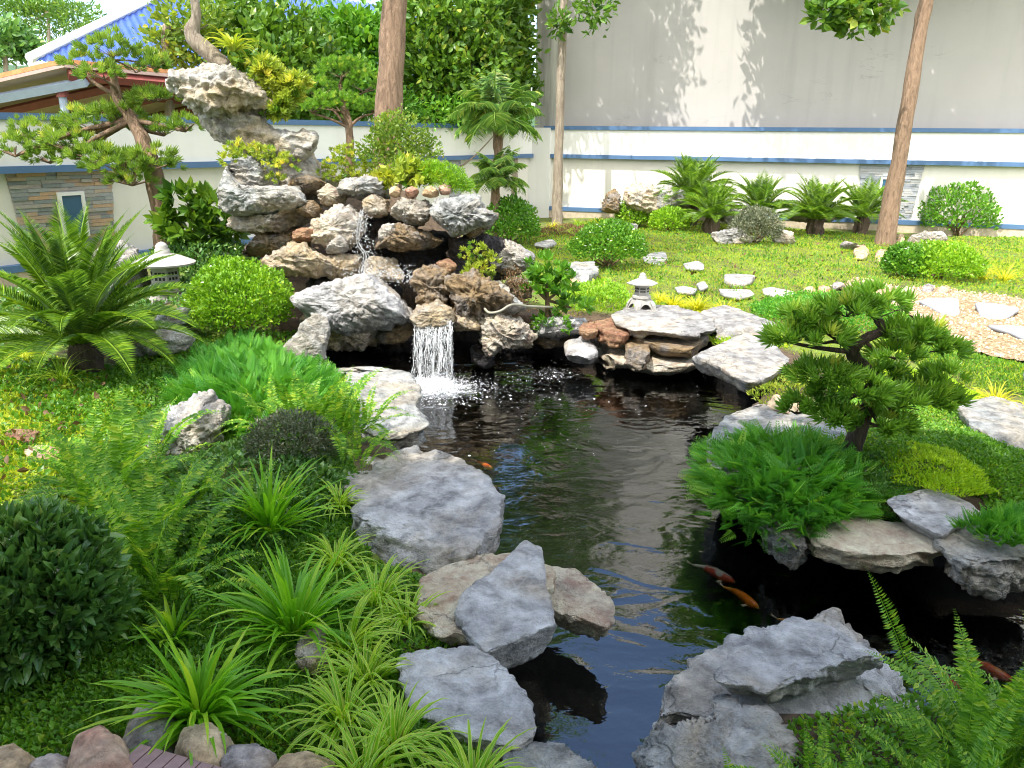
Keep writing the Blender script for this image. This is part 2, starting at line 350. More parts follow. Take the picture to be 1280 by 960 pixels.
def rock(name, outline, kind, depth, mat, label, cat='rock', group=None, T=None, z=None, seed=0, parent=None, res=80, build=True, **kw):
    if kind == 'S':       # slab seen from above, top at height depth, thickness T
        O = PW(outline, depth); nn = kw.pop('normal', (0, -.05, 1.)); T = T or .3; fr = kw.pop('fr', .07)
        kw.setdefault('e', .24); O = O-np.array([0, 0, T*.5*(1. if kw['e'] >= .5 else kw.get('flat_top', .58))]); kw.setdefault('under', .22); kw['cuts'] = min(kw.get('cuts', 2), 2); kw['amp'] = min(kw.get('amp', .03), .045)*T/size_of(O)*3.4 if kw['e'] < .5 else .028
        if kw['e'] < .5: kw.setdefault('flat_top', .58)
        g = rock_geo(O, nn, T*.5+0, T*.5, seed=seed, res=res, **kw)
    else:                 # face seen from the front at distance depth
        O = np.array([atY(a, b, depth) for a, b in outline]); nn = kw.pop('normal', (0, -1, .18))
        wdt = np.ptp(O[:, 0]); hgt_ = np.ptp(O[:, 2]); T = T or .8*min(wdt, hgt_*1.6); kw.setdefault('e', .62)
        g = rock_geo(O, nn, T*.42, T*.58, seed=seed, res=res, **kw)
    if not build: return g
    o = obj(name, g[0], g[1], mat, parent=parent, smooth=True)
    if parent is None: tag(o, label, cat, group)
    return o
# ------------------------------------------------------------------ materials
M_ROCKB = rockmat('blue_grey_limestone', (.66, .65, .64), (.34, .335, .34), (.46, .41, .34), .42, .7, 1.)
M_ROCKW = rockmat('pale_limestone', (.50, .49, .475), (.30, .32, .31), (.48, .42, .33), .45, .25, 1.3)
M_ROCKT = rockmat('tan_limestone', (.60, .56, .49), (.32, .27, .21), (.50, .39, .24), .6, .1, 1.6)
M_ROCKD = rockmat('brown_grey_rock', (.40, .36, .31), (.19, .165, .15), (.34, .24, .13), .6, .1, 2.2)
M_ROCKK = rockmat('wet_shade_rock', (.09, .085, .09), (.035, .032, .035), (.10, .07, .04), .4, 0, 2.4)  # near-black for wet rock, and for shade painted into rockery gaps
M_ROCKL = rockmat('tan_crust_rock', (.62, .59, .54), (.38, .34, .29), (.58, .49, .36), .65, .1, 1.3)
M_SADDLE = rockmat('smooth_tan_rock', (.60, .54, .45), (.44, .38, .30), (.62, .52, .38), .8, .1, .9)
M_WHITE = rockmat('white_limestone', (.46, .45, .44), (.27, .26, .25), (.60, .53, .43), .4, .1, 1.4)
M_BRICK = rockmat('terracotta_stone', (.50, .26, .16), (.32, .15, .09), (.45, .28, .16), .5, 0, 3)
M_BOULT = rockmat('tan_boulder', (.58, .42, .25), (.36, .24, .13), (.42, .33, .22), .5, 0, 1.6, bump=.35)
M_BOULR = rockmat('red_brown_boulder', (.48, .27, .19), (.30, .15, .10), (.46, .33, .24), .5, .1, 1.6, bump=.35)
M_BOULG = rockmat('grey_boulder', (.34, .31, .30), (.16, .15, .16), (.40, .33, .26), .4, .3, 2.2, bump=.45)
M_FLAG = rockmat('flagstone', (.36, .355, .34), (.25, .245, .24), (.58, .52, .44), .3, .1, 1.4, bump=.15)
M_CONC = flat('cast_concrete', (.40, .385, .36), .85, .12, 22, .15)
M_BLUE = flat('blue_paint', (.075, .155, .30), .55, .08, 3)
M_WALL = None
def paint(name, col, stain, rough=.75, cracks=False):
    m, n, l, p, o = newmat(name); g = n.new('ShaderNodeNewGeometry'); P = g.outputs['Position']
    a = noiseN(n, l, .7, 8, .6, P); r = ramp(n, [(.35, tuple(c*.93 for c in col)), (.65, col)]); l.new(a.outputs['Fac'], r.inputs[0])
    mp = n.new('ShaderNodeMapping'); mp.inputs['Scale'].default_value = (3, 3, .22); l.new(P, mp.inputs[0])
    b = noiseN(n, l, 1.0, 7, .6, mp.outputs[0]); f = ramp(n, [(.5 if stain < .8 else .40, (0, 0, 0)), (.8 if stain < .8 else .58, (1, 1, 1))]); l.new(b.outputs['Fac'], f.inputs[0])
    c = mixC(n, l, mathN(n, l, 'MULTIPLY', f.outputs[0], stain), r.outputs[0], tuple(x*.45 for x in col))
    if cracks:
        m2 = n.new('ShaderNodeMapping'); m2.inputs['Scale'].default_value = (.55, .55, 2.2); l.new(P, m2.inputs[0])
        v = noiseN(n, l, 1.3, 6, .6, m2.outputs[0], .6); d = mathN(n, l, 'ABSOLUTE', mathN(n, l, 'SUBTRACT', v.outputs['Fac'], .5))
        fc = ramp(n, [(0, (1, 1, 1)), (.005, (0, 0, 0))]); l.new(d, fc.inputs[0])
        mk_ = noiseN(n, l, .8, 3, .5, P); fm = ramp(n, [(.56, (0, 0, 0)), (.66, (1, 1, 1))]); l.new(mk_.outputs['Fac'], fm.inputs[0])
        c = mixC(n, l, mathN(n, l, 'MULTIPLY', mathN(n, l, 'MULTIPLY', fc.outputs[0], fm.outputs[0]), .7), c, tuple(x*.35 for x in col))
    l.new(c, p.inputs['Base Color']); p.inputs['Roughness'].default_value = rough
    nb = noiseN(n, l, 40, 3, .6, P); l.new(bumpN(n, l, nb.outputs['Fac'], .08, .01), p.inputs['Normal']); return m
M_WHITEP = paint('white_wall_paint', (.82, .81, .78), .16)
M_CREAM = paint('cream_wall_paint', (.76, .73, .66), .2)
M_BIG = paint('building_plaster', (.43, .41, .39), .26, .85, True)
M_PIL = paint('stained_plaster', (.52, .50, .45), .85, .85)
def claddingmat(name, c1, c2, c3):
    m, n, l, p, o = newmat(name); uv = n.new('ShaderNodeAttribute'); uv.attribute_name = 'rnd'
    g = n.new('ShaderNodeNewGeometry'); a = noiseN(n, l, 30, 5, .6, g.outputs['Position'])
    r = ramp(n, [(0, c1), (.35, c2), (.7, tuple((x+y)/2 for x, y in zip(c2, c3))), (1, c3)]); l.new(uv.outputs['Fac'], r.inputs[0])
    c = mixC(n, l, .35, r.outputs[0], a.outputs['Fac'], 'OVERLAY'); l.new(c, p.inputs['Base Color']); p.inputs['Roughness'].default_value = .8
    l.new(bumpN(n, l, a.outputs['Fac'], .4, .01), p.inputs['Normal']); return m
M_CLAD = claddingmat('split_stone_cladding', (.20, .22, .22), (.34, .35, .34), (.50, .32, .19))
M_CLADG = claddingmat('grey_stone_cladding', (.24, .26, .29), (.33, .35, .38), (.42, .41, .40))
M_PLAQ = flat('blue_plaque', (.045, .12, .20), .25, .05, 4)
def barkmat(name, c1, c2, sc_=1.):
    m, n, l, p, o = newmat(name); g = n.new('ShaderNodeNewGeometry')
    mp = n.new('ShaderNodeMapping'); mp.inputs['Scale'].default_value = (14*sc_, 14*sc_, 3*sc_); l.new(g.outputs['Position'], mp.inputs[0])
    a = noiseN(n, l, 1.4, 8, .65, mp.outputs[0], .5); r = ramp(n, [(.32, c2), (.6, c1)]); l.new(a.outputs['Fac'], r.inputs[0])
    b = noiseN(n, l, 1.6, 3, .5, g.outputs['Position']); c = mixC(n, l, mathN(n, l, 'MULTIPLY', b.outputs['Fac'], .35), r.outputs[0], tuple(x*1.35 for x in c1))
    l.new(c, p.inputs['Base Color']); p.inputs['Roughness'].default_value = .9; l.new(bumpN(n, l, a.outputs['Fac'], 1., .07), p.inputs['Normal']); return m
M_BARK = barkmat('brown_bark', (.30, .20, .13), (.11, .065, .04))
M_BARKG = barkmat('grey_bark', (.36, .30, .23), (.16, .12, .09))
M_BARKD = barkmat('dark_bark', (.13, .09, .065), (.045, .03, .022), 1.6)
M_STEM = flat('brown_stem', (.16, .11, .06), .85, .3, 20)
L_POD = leafmat('podocarpus_leaf', (.06, .20, .03), (.19, .42, .06), (.44, .60, .14), .4, .33)
L_PODL = leafmat('pale_podocarpus_leaf', (.08, .20, .04), (.22, .40, .08), (.50, .58, .14), .4, .35)  # slightly yellower podocarpus leaf tone
L_LIME = leafmat('lime_bush_leaf', (.10, .28, .02), (.24, .50, .03), (.42, .62, .06), .35, .4)
L_BUSH = leafmat('bush_leaf', (.05, .18, .02), (.13, .36, .035), (.32, .54, .08), .35, .33)
L_DARK = leafmat('dark_glossy_leaf', (.04, .14, .04), (.12, .29, .07), (.32, .48, .18), .28, .28, spec=.5)
L_GREY = leafmat('grey_green_leaf', (.07, .11, .075), (.16, .21, .15), (.30, .35, .26), .2, .5)
L_TREE = leafmat('tree_leaf', (.035, .12, .015), (.12, .27, .035), (.34, .46, .09), .35, .34)
L_TREEY = leafmat('yellowish_tree_leaf', (.07, .18, .03), (.20, .34, .05), (.44, .50, .10), .4, .35)
L_FERN = leafmat('fern_leaf', (.07, .24, .02), (.20, .46, .04), (.42, .62, .08), .42, .4)
L_CYC = leafmat('cycad_leaf', (.06, .17, .02), (.16, .34, .035), (.26, .46, .05), .28, .3, spec=.4)
L_PALM = leafmat('palm_leaf', (.08, .22, .05), (.20, .42, .09), (.42, .56, .18), .35, .35)
L_PAND = leafmat('strappy_leaf', (.08, .30, .02), (.20, .52, .03), (.40, .66, .06), .45, .3)
L_SPID = leafmat('variegated_leaf', (.13, .38, .02), (.24, .54, .03), (.36, .60, .06), .45, .35, edge=(.60, .68, .14), edge_at=.68)
L_YEL = leafmat('yellow_grass_leaf', (.28, .42, .02), (.55, .62, .04), (.75, .72, .08), .4, .4)
L_JUN = leafmat('juniper_leaf', (.04, .22, .03), (.13, .42, .045), (.32, .60, .09), .4, .45)
L_MOSS = leafmat('lime_moss_leaf', (.20, .42, .02), (.36, .62, .03), (.56, .70, .04), .35, .5)
L_COV = leafmat('groundcover_leaf', (.05, .18, .02), (.14, .36, .03), (.36, .52, .06), .35, .4)
L_LAWN = leafmat('lawn_leaf', (.22, .38, .03), (.42, .58, .05), (.50, .60, .10), .4, .45)
L_BROWN = leafmat('brown_leaf', (.10, .06, .03), (.22, .13, .06), (.40, .28, .12), .2, .6)
L_MIX = leafmat('variegated_shrub_leaf', (.10, .26, .03), (.36, .48, .07), (.78, .68, .12), .35, .4)
L_BROM = leafmat('yellow_green_strap', (.18, .36, .03), (.36, .50, .06), (.50, .55, .1), .35, .35)
M_FLOWER = flat('white_petal', (.85, .85, .82), .5, .02)

# ------------------------------------------------------------------ pond and terrain
WZ = -.35
POND_PX = [(400, 575), (380, 520), (395, 470), (400, 440), (470, 425), (560, 425), (640, 432), (720, 437), (800, 442), (865, 450), (905, 470), (950, 490), (985, 515),
           (940, 545), (915, 570), (900, 610), (915, 640), (960, 665), (1010, 690), (1110, 705), (1200, 712), (1290, 712), (1500, 740), (1620, 900), (1560, 1000), (1330, 1010),
           (1200, 990), (1130, 970), (1000, 960), (900, 985), (830, 1040), (700, 1060), (640, 985), (615, 900), (600, 850), (600, 800), (620, 740), (585, 690), (540, 650), (480, 620)]
POND = PW(POND_PX, WZ)[:, :2]
def hgt(x, y):
    x = np.asarray(x, float); y = np.asarray(y, float)
    h = 1.55*np.exp(-((x+1.95)/1.5)**2-((y-11.6)/1.15)**2)+.35*np.exp(-((x+3.6)/1.2)**2-((y-9.6)/1.0)**2)
    h = h+.14*np.exp(-((x+1.4)/.8)**2-((y-4.9)/.9)**2)+.14*np.exp(-((x-2.6)/.7)**2-((y-5.0)/.6)**2)
    h = h+.035*np.sin(x*1.7+.6*y)*np.sin(y*1.3)+.015*np.sin(5*x)*np.cos(4*y)
    return h
def ground():
    xs = np.unique(np.round(np.concatenate([np.linspace(-400, -14, 14), np.arange(-14, -3.2, .22), np.arange(-3.2, 5.4, .07), np.arange(5.4, 16, .22), np.linspace(16, 400, 14)]), 3))
    ys = np.unique(np.round(np.concatenate([np.linspace(-60, -2, 6), np.arange(-2, 2, .2), np.arange(2, 10.6, .07), np.arange(10.6, 25, .22), np.linspace(25, 700, 16)]), 3))
    X, Y = np.meshgrid(xs, ys); x = X.ravel(); y = Y.ravel(); z = hgt(x, y)
    d = dpoly(x, y, POND); ins = inpoly(x, y, POND); sd = np.where(ins, -d, d)
    t = np.clip((sd+.05)/.08, 0, 1); z = z*t+(-1.25)*(1-t)
    f = (x < -15) | (x > 17) | (y > 26); z = np.where(f, -.05, z)
    nx, ny = len(xs), len(ys); i = np.arange(ny-1)[:, None]*nx+np.arange(nx-1)[None]; F = np.stack([i, i+1, i+nx+1, i+nx], -1).reshape(-1, 4)
    m, n, l, p, o = newmat('lawn_soil'); g = n.new('ShaderNodeNewGeometry'); P = g.outputs['Position']
    a = noiseN(n, l, 2.2, 6, .6, P); b = noiseN(n, l, 22, 6, .65, P)
    r = ramp(n, [(.3, (.07, .12, .015)), (.55, (.15, .21, .025)), (.8, (.24, .24, .06))]); l.new(b.outputs['Fac'], r.inputs[0])
    s = ramp(n, [(.35, (.06, .04, .025)), (.7, (.15, .10, .06))]); l.new(b.outputs['Fac'], s.inputs[0])
    f2 = ramp(n, [(.46, (0, 0, 0)), (.60, (1, 1, 1))]); l.new(a.outputs['Fac'], f2.inputs[0])
    c = mixC(n, l, mathN(n, l, 'MULTIPLY', f2.outputs[0], .75), r.outputs[0], s.outputs[0])
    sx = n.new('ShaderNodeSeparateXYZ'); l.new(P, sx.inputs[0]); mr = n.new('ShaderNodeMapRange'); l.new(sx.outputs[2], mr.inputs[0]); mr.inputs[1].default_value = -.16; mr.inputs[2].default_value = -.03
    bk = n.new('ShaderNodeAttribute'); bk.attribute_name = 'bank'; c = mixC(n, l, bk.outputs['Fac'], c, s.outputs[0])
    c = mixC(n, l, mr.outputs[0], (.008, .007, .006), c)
    l.new(c, p.inputs['Base Color']); p.inputs['Roughness'].default_value = .95; l.new(bumpN(n, l, b.outputs['Fac'], .6, .04), p.inputs['Normal'])
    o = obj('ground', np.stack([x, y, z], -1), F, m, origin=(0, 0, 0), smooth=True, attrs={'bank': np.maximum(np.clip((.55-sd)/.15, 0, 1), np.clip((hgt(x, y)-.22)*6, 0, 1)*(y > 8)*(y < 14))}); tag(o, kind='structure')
ground()
FALL = at(543, 487, WZ); SPL2 = at(690, 468, WZ)
def water():
    W = np.array([(-3.6, 1.2), (9.5, 1.2), (9.5, 6.0), (3.4, 6.4), (3.2, 10.6), (-2.9, 10.6), (-2.6, 6.2), (-1.1, 4.2)])
    W = np.array([(-3.2, 1.3), (9.5, 1.3), (9.5, 6.4), (4.0, 7.2), (3.3, 10.4), (-2.9, 10.4)])
    m, n, l, p, out = newmat('pond_water'); n.remove(p); g = n.new('ShaderNodeNewGeometry'); P = g.outputs['Position']
    mp = n.new('ShaderNodeMapping'); mp.inputs['Scale'].default_value = (1, 1.5, 1); mp.inputs['Rotation'].default_value = (0, 0, .35); l.new(P, mp.inputs[0])
    a = noiseN(n, l, 2.1, 2, .45, mp.outputs[0], 1.1); b = noiseN(n, l, 8.5, 2, .5, mp.outputs[0], .7)
    def rings(c, fq, k, amp):
        v = n.new('ShaderNodeVectorMath'); v.operation = 'DISTANCE'; l.new(P, v.inputs[0]); v.inputs[1].default_value = tuple(c)
        d = v.outputs['Value']; wob = mathN(n, l, 'MULTIPLY_ADD', a.outputs['Fac'], 5.5, mathN(n, l, 'MULTIPLY', d, fq))
        return mathN(n, l, 'MULTIPLY', mathN(n, l, 'MULTIPLY', mathN(n, l, 'SINE', wob), amp), mathN(n, l, 'EXPONENT', mathN(n, l, 'MULTIPLY', d, -k)))
    h = mathN(n, l, 'ADD', mathN(n, l, 'MULTIPLY', a.outputs['Fac'], .8), mathN(n, l, 'MULTIPLY', b.outputs['Fac'], .13))
    h = mathN(n, l, 'ADD', h, rings(FALL, 17., .42, .10)); h = mathN(n, l, 'ADD', h, rings(SPL2, 24., .9, .06))
    h = mathN(n, l, 'ADD', h, rings(at(780, 770, WZ), 21., .7, .045))
    bm = bumpN(n, l, h, .46, .035)
    gl = n.new('ShaderNodeBsdfGlossy'); gl.inputs['Roughness'].default_value = .015; l.new(bm, gl.inputs['Normal']); gl.inputs['Color'].default_value = (.95, .97, 1, 1)
    tr = n.new('ShaderNodeBsdfTransparent'); tr.inputs['Color'].default_value = (.80, .82, .77, 1)
    fr = n.new('ShaderNodeFresnel'); fr.inputs['IOR'].default_value = 2.1; l.new(bm, fr.inputs['Normal'])
    ms = n.new('ShaderNodeMixShader'); l.new(fr.outputs[0], ms.inputs[0]); l.new(tr.outputs[0], ms.inputs[1]); l.new(gl.outputs[0], ms.inputs[2]); l.new(ms.outputs[0], out.inputs[0])
    V = np.c_[W, np.full(len(W), WZ)]; o = obj('water', V, [np.arange(len(W))[None]], m, origin=(0, 0, WZ)); tag(o, kind='structure')
water()

# gravel path
def gravel():
    px = [(1035, 360), (1075, 352), (1120, 360), (1170, 362), (1225, 368), (1290, 378), (1420, 400), (1420, 480), (1285, 455), (1240, 446), (1195, 432), (1150, 405), (1115, 388), (1070, 375)]
    poly = PW(px)[:, :2]; k = 5; pp = []
    for i in range(len(poly)):
        a, b = poly[i], poly[(i+1) % len(poly)]
        for t in np.linspace(0, 1, k, endpoint=False): pp.append(a+(b-a)*t)
    pp = np.array(pp); pp += np.stack([fbm(np.c_[pp*2.1, pp[:, :1]*0], 2), fbm(np.c_[pp*2.1+9, pp[:, :1]*0], 2)], -1)*.10
    m, n, l, p, o = newmat('gravel_stones'); g = n.new('ShaderNodeNewGeometry')
    v = n.new('ShaderNodeTexVoronoi'); v.inputs['Scale'].default_value = 30; l.new(g.outputs['Position'], v.inputs['Vector'])
    r = ramp(n, [(0, (.16, .10, .045)), (.3, (.27, .185, .09)), (.6, (.32, .24, .14)), (1, (.38, .33, .25))]); l.new(v.outputs['Color'], r.inputs[0])
    l.new(r.outputs[0], p.inputs['Base Color']); p.inputs['Roughness'].default_value = .9
    l.new(bumpN(n, l, mathN(n, l, 'MULTIPLY', v.outputs['Distance'], -1.), .8, .03), p.inputs['Normal'])
    x0, y0 = pp.min(0); x1, y1 = pp.max(0); xs = np.arange(x0, x1, .09); ys = np.arange(y0, y1, .09); X, Y = np.meshgrid(xs, ys)
    ins = inpoly(X, Y, pp); q = ins[:-1, :-1] & ins[1:, :-1] & ins[:-1, 1:] & ins[1:, 1:]
    nx = len(xs); i = np.arange(len(ys)-1)[:, None]*nx+np.arange(nx-1)[None]; F = np.stack([i, i+1, i+nx+1, i+nx], -1)[q]
    x, y = X.ravel(), Y.ravel(); V = np.stack([x, y, hgt(x, y)+.035], -1); used = np.unique(F); mp_ = np.zeros(len(V), int); mp_[used] = np.arange(len(used))
    o = obj('gravel_path', V[used], mp_[F], m, smooth=True); tag(o, kind='structure')
    # loose pebbles
    npb = 2600; xy = np.stack([U(x0, x1, npb*3), U(y0, y1, npb*3)], -1); xy = xy[inpoly(xy[:, 0], xy[:, 1], pp)][:npb]
    ico = np.array([[0, 0, 1], [1, 0, 0], [0, 1, 0], [-1, 0, 0], [0, -1, 0], [0, 0, -1.]]); fi = np.array([[0, 1, 2], [0, 2, 3], [0, 3, 4], [0, 4, 1], [5, 2, 1], [5, 3, 2], [5, 4, 3], [5, 1, 4]])
    pos = np.c_[xy, hgt(xy[:, 0], xy[:, 1])+.04]; V, F, A = inst((ico, fi), pos, frames(sphere_dirs(len(pos))), U(.010, .026, len(pos)))
    o = obj('gravel', V, F, leafmat('pebbles', (.40, .27, .15), (.66, .52, .34), (.8, .74, .64), 0, .9), attrs=A); tag(o, kind='stuff')
    return pp
GRAVEL = gravel()

# ------------------------------------------------------------------ garden walls
WL = np.array([-7.423, 11.594]); WK = np.array([.561, 23.059]); WR = np.array([11.884, 19.058])
def wallseg(root, A, B, nrmdir, cladspan, plaque, gapname, mclad, ext0=0, ext1=0):
    A = np.asarray(A); B = np.asarray(B); d = (B-A)/np.linalg.norm(B-A); n2 = np.array([d[1], -d[0]]);
    if n2@nrmdir < 0: n2 = -n2
    A = A-d*ext0; B = B+d*ext1; Lw = np.linalg.norm(B-A)
    def slab(s0, s1, o0, o1, z0, z1):      # along, outwards, height
        P = [A+d*s0+n2*o0, A+d*s1+n2*o0, A+d*s1+n2*o1, A+d*s0+n2*o1]; return prism(P, z0, z1)
    def part(name, g, m): return obj(name, g[0], g[1], m, parent=root)
    part('upper_band', slab(0, Lw, -.16, -.02, 1.66, 2.335), M_WHITEP)
    part('recessed_panel', slab(0, Lw, -.16, -.13, .12, 1.60), M_CREAM)
    part('coping_rail', slab(0, Lw, -.20, .03, 2.335, 2.43), M_BLUE)
    part('middle_rail', slab(0, Lw, -.16, .03, 1.60, 1.70), M_BLUE)
    part('bottom_rail', slab(0, Lw, -.16, .02, .20, .30), M_BLUE)
    part('plinth', slab(0, Lw, -.16, .0, -.1, .20), M_CLADB)
    return d, n2, A
M_CLADB = flat('cream_plinth_stone', (.50, .42, .32), .8, .2, 12, .2)
def wall_s(px, A, B):                       # distance along A->B hit by pixel column near y 240
    d = (B-A)/np.linalg.norm(B-A); r = ray(px, 260)[:2]; 
    Mx = np.array([[r[0], -d[0]], [r[1], -d[1]]]); t, s = np.linalg.solve(Mx, A); return s
def clad(root, A, d, n2, s0, s1, z0, z1, m, taper, plaq, off=-.125):
    rows = int((z1-z0)/.055); parts = []
    for r in range(rows):
        za = z0+(z1-z0)*r/rows; zb = z0+(z1-z0)*(r+1)/rows; f = r/rows; a = s0+taper*(1-f); b = s1-taper*(1-f); s = a
        while s < b-.02:
            e_ = min(b, s+U(.12, .42)); th = off+U(.015, .05); P = [A+d*s+n2*off, A+d*e_+n2*off, A+d*e_+n2*th, A+d*s+n2*th]
            V, F = prism(P, za+.002, zb-.002); parts.append((V, F, {'rnd': np.full(len(V), U(0, 1))})); s = e_
    V, F, At = join(parts); o = obj('stone_panel', V, F, m, parent=root, attrs=At)
    if plaq:
        a, b, z0_, z1_ = plaq
        def sl(sa, sb, oa, ob, za, zb): return prism([A+d*sa+n2*oa, A+d*sb+n2*oa, A+d*sb+n2*ob, A+d*sa+n2*ob], za, zb)
        g = join([sl(a, b, -.07, -.02, z1_-.05, z1_)+({},), sl(a, b, -.07, -.02, z0_, z0_+.05)+({},), sl(a, a+.05, -.07, -.02, z0_+.05, z1_-.05)+({},), sl(b-.05, b, -.07, -.02, z0_+.05, z1_-.05)+({},)])
        obj('plaque_frame', g[0], g[1], M_WHITEP, parent=root)
        g = sl(a+.05, b-.05, -.07, -.045, z0_+.05, z1_-.05); obj('plaque', g[0], g[1], M_PLAQ, parent=root)
root = empty('garden_wall', (WL[0], WL[1], 0), 'white garden wall with blue rails and tan-and-grey stone panel, behind the big cycad on the left', 'wall', 'garden boundary walls')
d, n2, A0 = wallseg(root, WL, WK, np.array([1, -1.]), None, None, None, None, ext0=5, ext1=-.1)
s = lambda px: wall_s(px, WL, WK)+5
clad(root, A0, d, n2, s(18), s(150), .30, 1.60, M_CLAD, .12, (s(76), s(109), .62, 1.30))
clad(root, A0, d, n2, s(566), s(581), .30, 1.60, M_CLADG, .05, None)
for pxa, pxb in ((-330, 14), (157, 240), (240, 560)): pass
root = empty('garden_wall', (WK[0], WK[1], 0), 'white garden wall with blue rails and grey stone panel, running behind the row of cycads', 'wall', 'garden boundary walls')
d, n2, A0 = wallseg(root, WK, WR, np.array([0, -1.]), None, None, None, None, ext0=-.25, ext1=8)
s = lambda px: wall_s(px, WK, WR)-.25
V, F = prism([WK+d*-.32+n2*-.22, WK+d*.45+n2*-.22, WK+d*.45+n2*.07, WK+d*-.32+n2*.07], -.1, 2.38); obj('end_pillar', V, F, M_WHITEP, parent=root)
clad(root, A0, d, n2, s(1068), s(1149), .30, 1.60, M_CLADG, .15, (s(1096), s(1118), .75, 1.30))
DWR, NWR = d, n2

# tall building behind the right wall
BA = WK+d*.20-n2*.45; bl = 26.
root = empty('building', (BA[0], BA[1], 0), 'tall plain grey and cream plastered building behind the garden wall', 'building')
def bslab(s0, s1, o0, o1, z0, z1): return prism([BA+d*s0-n2*o0, BA+d*s1-n2*o0, BA+d*s1-n2*o1, BA+d*s0-n2*o1], z0, z1)
V, F = bslab(.47, bl, .0, 12, -.1, 11.2); obj('wall', V, F, M_BIG, parent=root)
V, F = bslab(-.32, .467, -.12, .5, -.1, 11.2); obj('corner_pilaster', V, F, M_PIL, parent=root)
V, F = bslab(-.1, bl+.1, -.2, 12.1, 11.2, 11.45); obj('roof', V, F, M_PIL, parent=root)

# unseen house inferred behind the viewpoint, placed to shade the foreground
root = empty('house', (0, -1.3, 0), 'unseen cream two-storey house behind the viewpoint, facing the pond', 'house')
V, F = box((-13, -9, 0), (13, -1.4, 6.2)); obj('wall', V, F, M_CREAM, parent=root)
V, F = box((-13.3, -9.3, 6.2), (13.3, -.9, 6.4)); obj('roof', V, F, M_BLUE, parent=root)
for fx in (-9, -4.5, 4.5, 9):
    for fz in (.9, 4.1):
        V, F = box((fx-.8, -1.4, fz), (fx+.8, -1.33, fz+1.6)); f = obj('window', V, F, M_PLAQ, parent=root)

# blue tiled house beyond the left wall
def bluehouse():
    e0 = atY(36, 74, 24); e1 = atY(620, 66, 36); a0 = atY(162, 14, 28); a1 = atY(520, -60, 36)
    e0[2] = e1[2] = (e0[2]+e1[2])/2; e0 = atY(36, 75, 24); e1[2] = e0[2]
    root = empty('house', (e0[0], e0[1], 0), 'house with glossy blue tiled roof beyond the garden wall', 'house')
    nu, nv = 420, 90; u = np.linspace(0, 1, nu); v = np.linspace(0, 1, nv); UU, VV = np.meshgrid(u, v)
    ax = nrm(e1-e0); Lr = np.linalg.norm(e1-e0); hipu = (a0-e0)@ax; top = a0-ax*hipu-e0; Hs = np.linalg.norm(top)*1.8; top = top*1.8; hip = hipu*1.8
    s0 = VV*hip; S = s0+UU*(Lr-s0); P = e0+ax*S[..., None]+top*VV[..., None]; N = nrm(np.cross(ax, top)); N = N if N[2] > 0 else -N
    P = P+N*(.035*np.sin(S*2*np.pi/.24)+.035*((VV*Hs/.36) % 1))[..., None]
    i = np.arange(nv-1)[:, None]*nu+np.arange(nu-1)[None]; F = np.stack([i, i+1, i+nu+1, i+nu], -1).reshape(-1, 4)
    obj('roof', P.reshape(-1, 3), F, flat('blue_roof_tile', (.06, .12, .42), .3, .15, 6), parent=root, smooth=True)
    t = e0+top+ax*hip; V, F, _ = tube([e0+N*.06, t+N*.06], .13, 8); obj('hip_ridge', V, F, M_WHITEP, parent=root)
    b = np.array([-ax[1], ax[0], 0]); b = b if b[1] > 0 else -b; ax2 = nrm(np.array([ax[0], ax[1], 0]))
    V, F = prism([(e0-b*.05)[:2], (e1-b*.05)[:2], (e1+b*.1)[:2], (e0+b*.1)[:2]], e0[2]-.32, e0[2]-.03); obj('fascia', V, F, M_WHITEP, parent=root)
    V, F = prism([(e0+b*.8+ax*.8)[:2], (e1+b*.8)[:2], (e1+b*8)[:2], (e0+b*8+ax*.8)[:2]], 0, e0[2]-.1); obj('wall', V, F, M_CREAM, parent=root)
bluehouse()
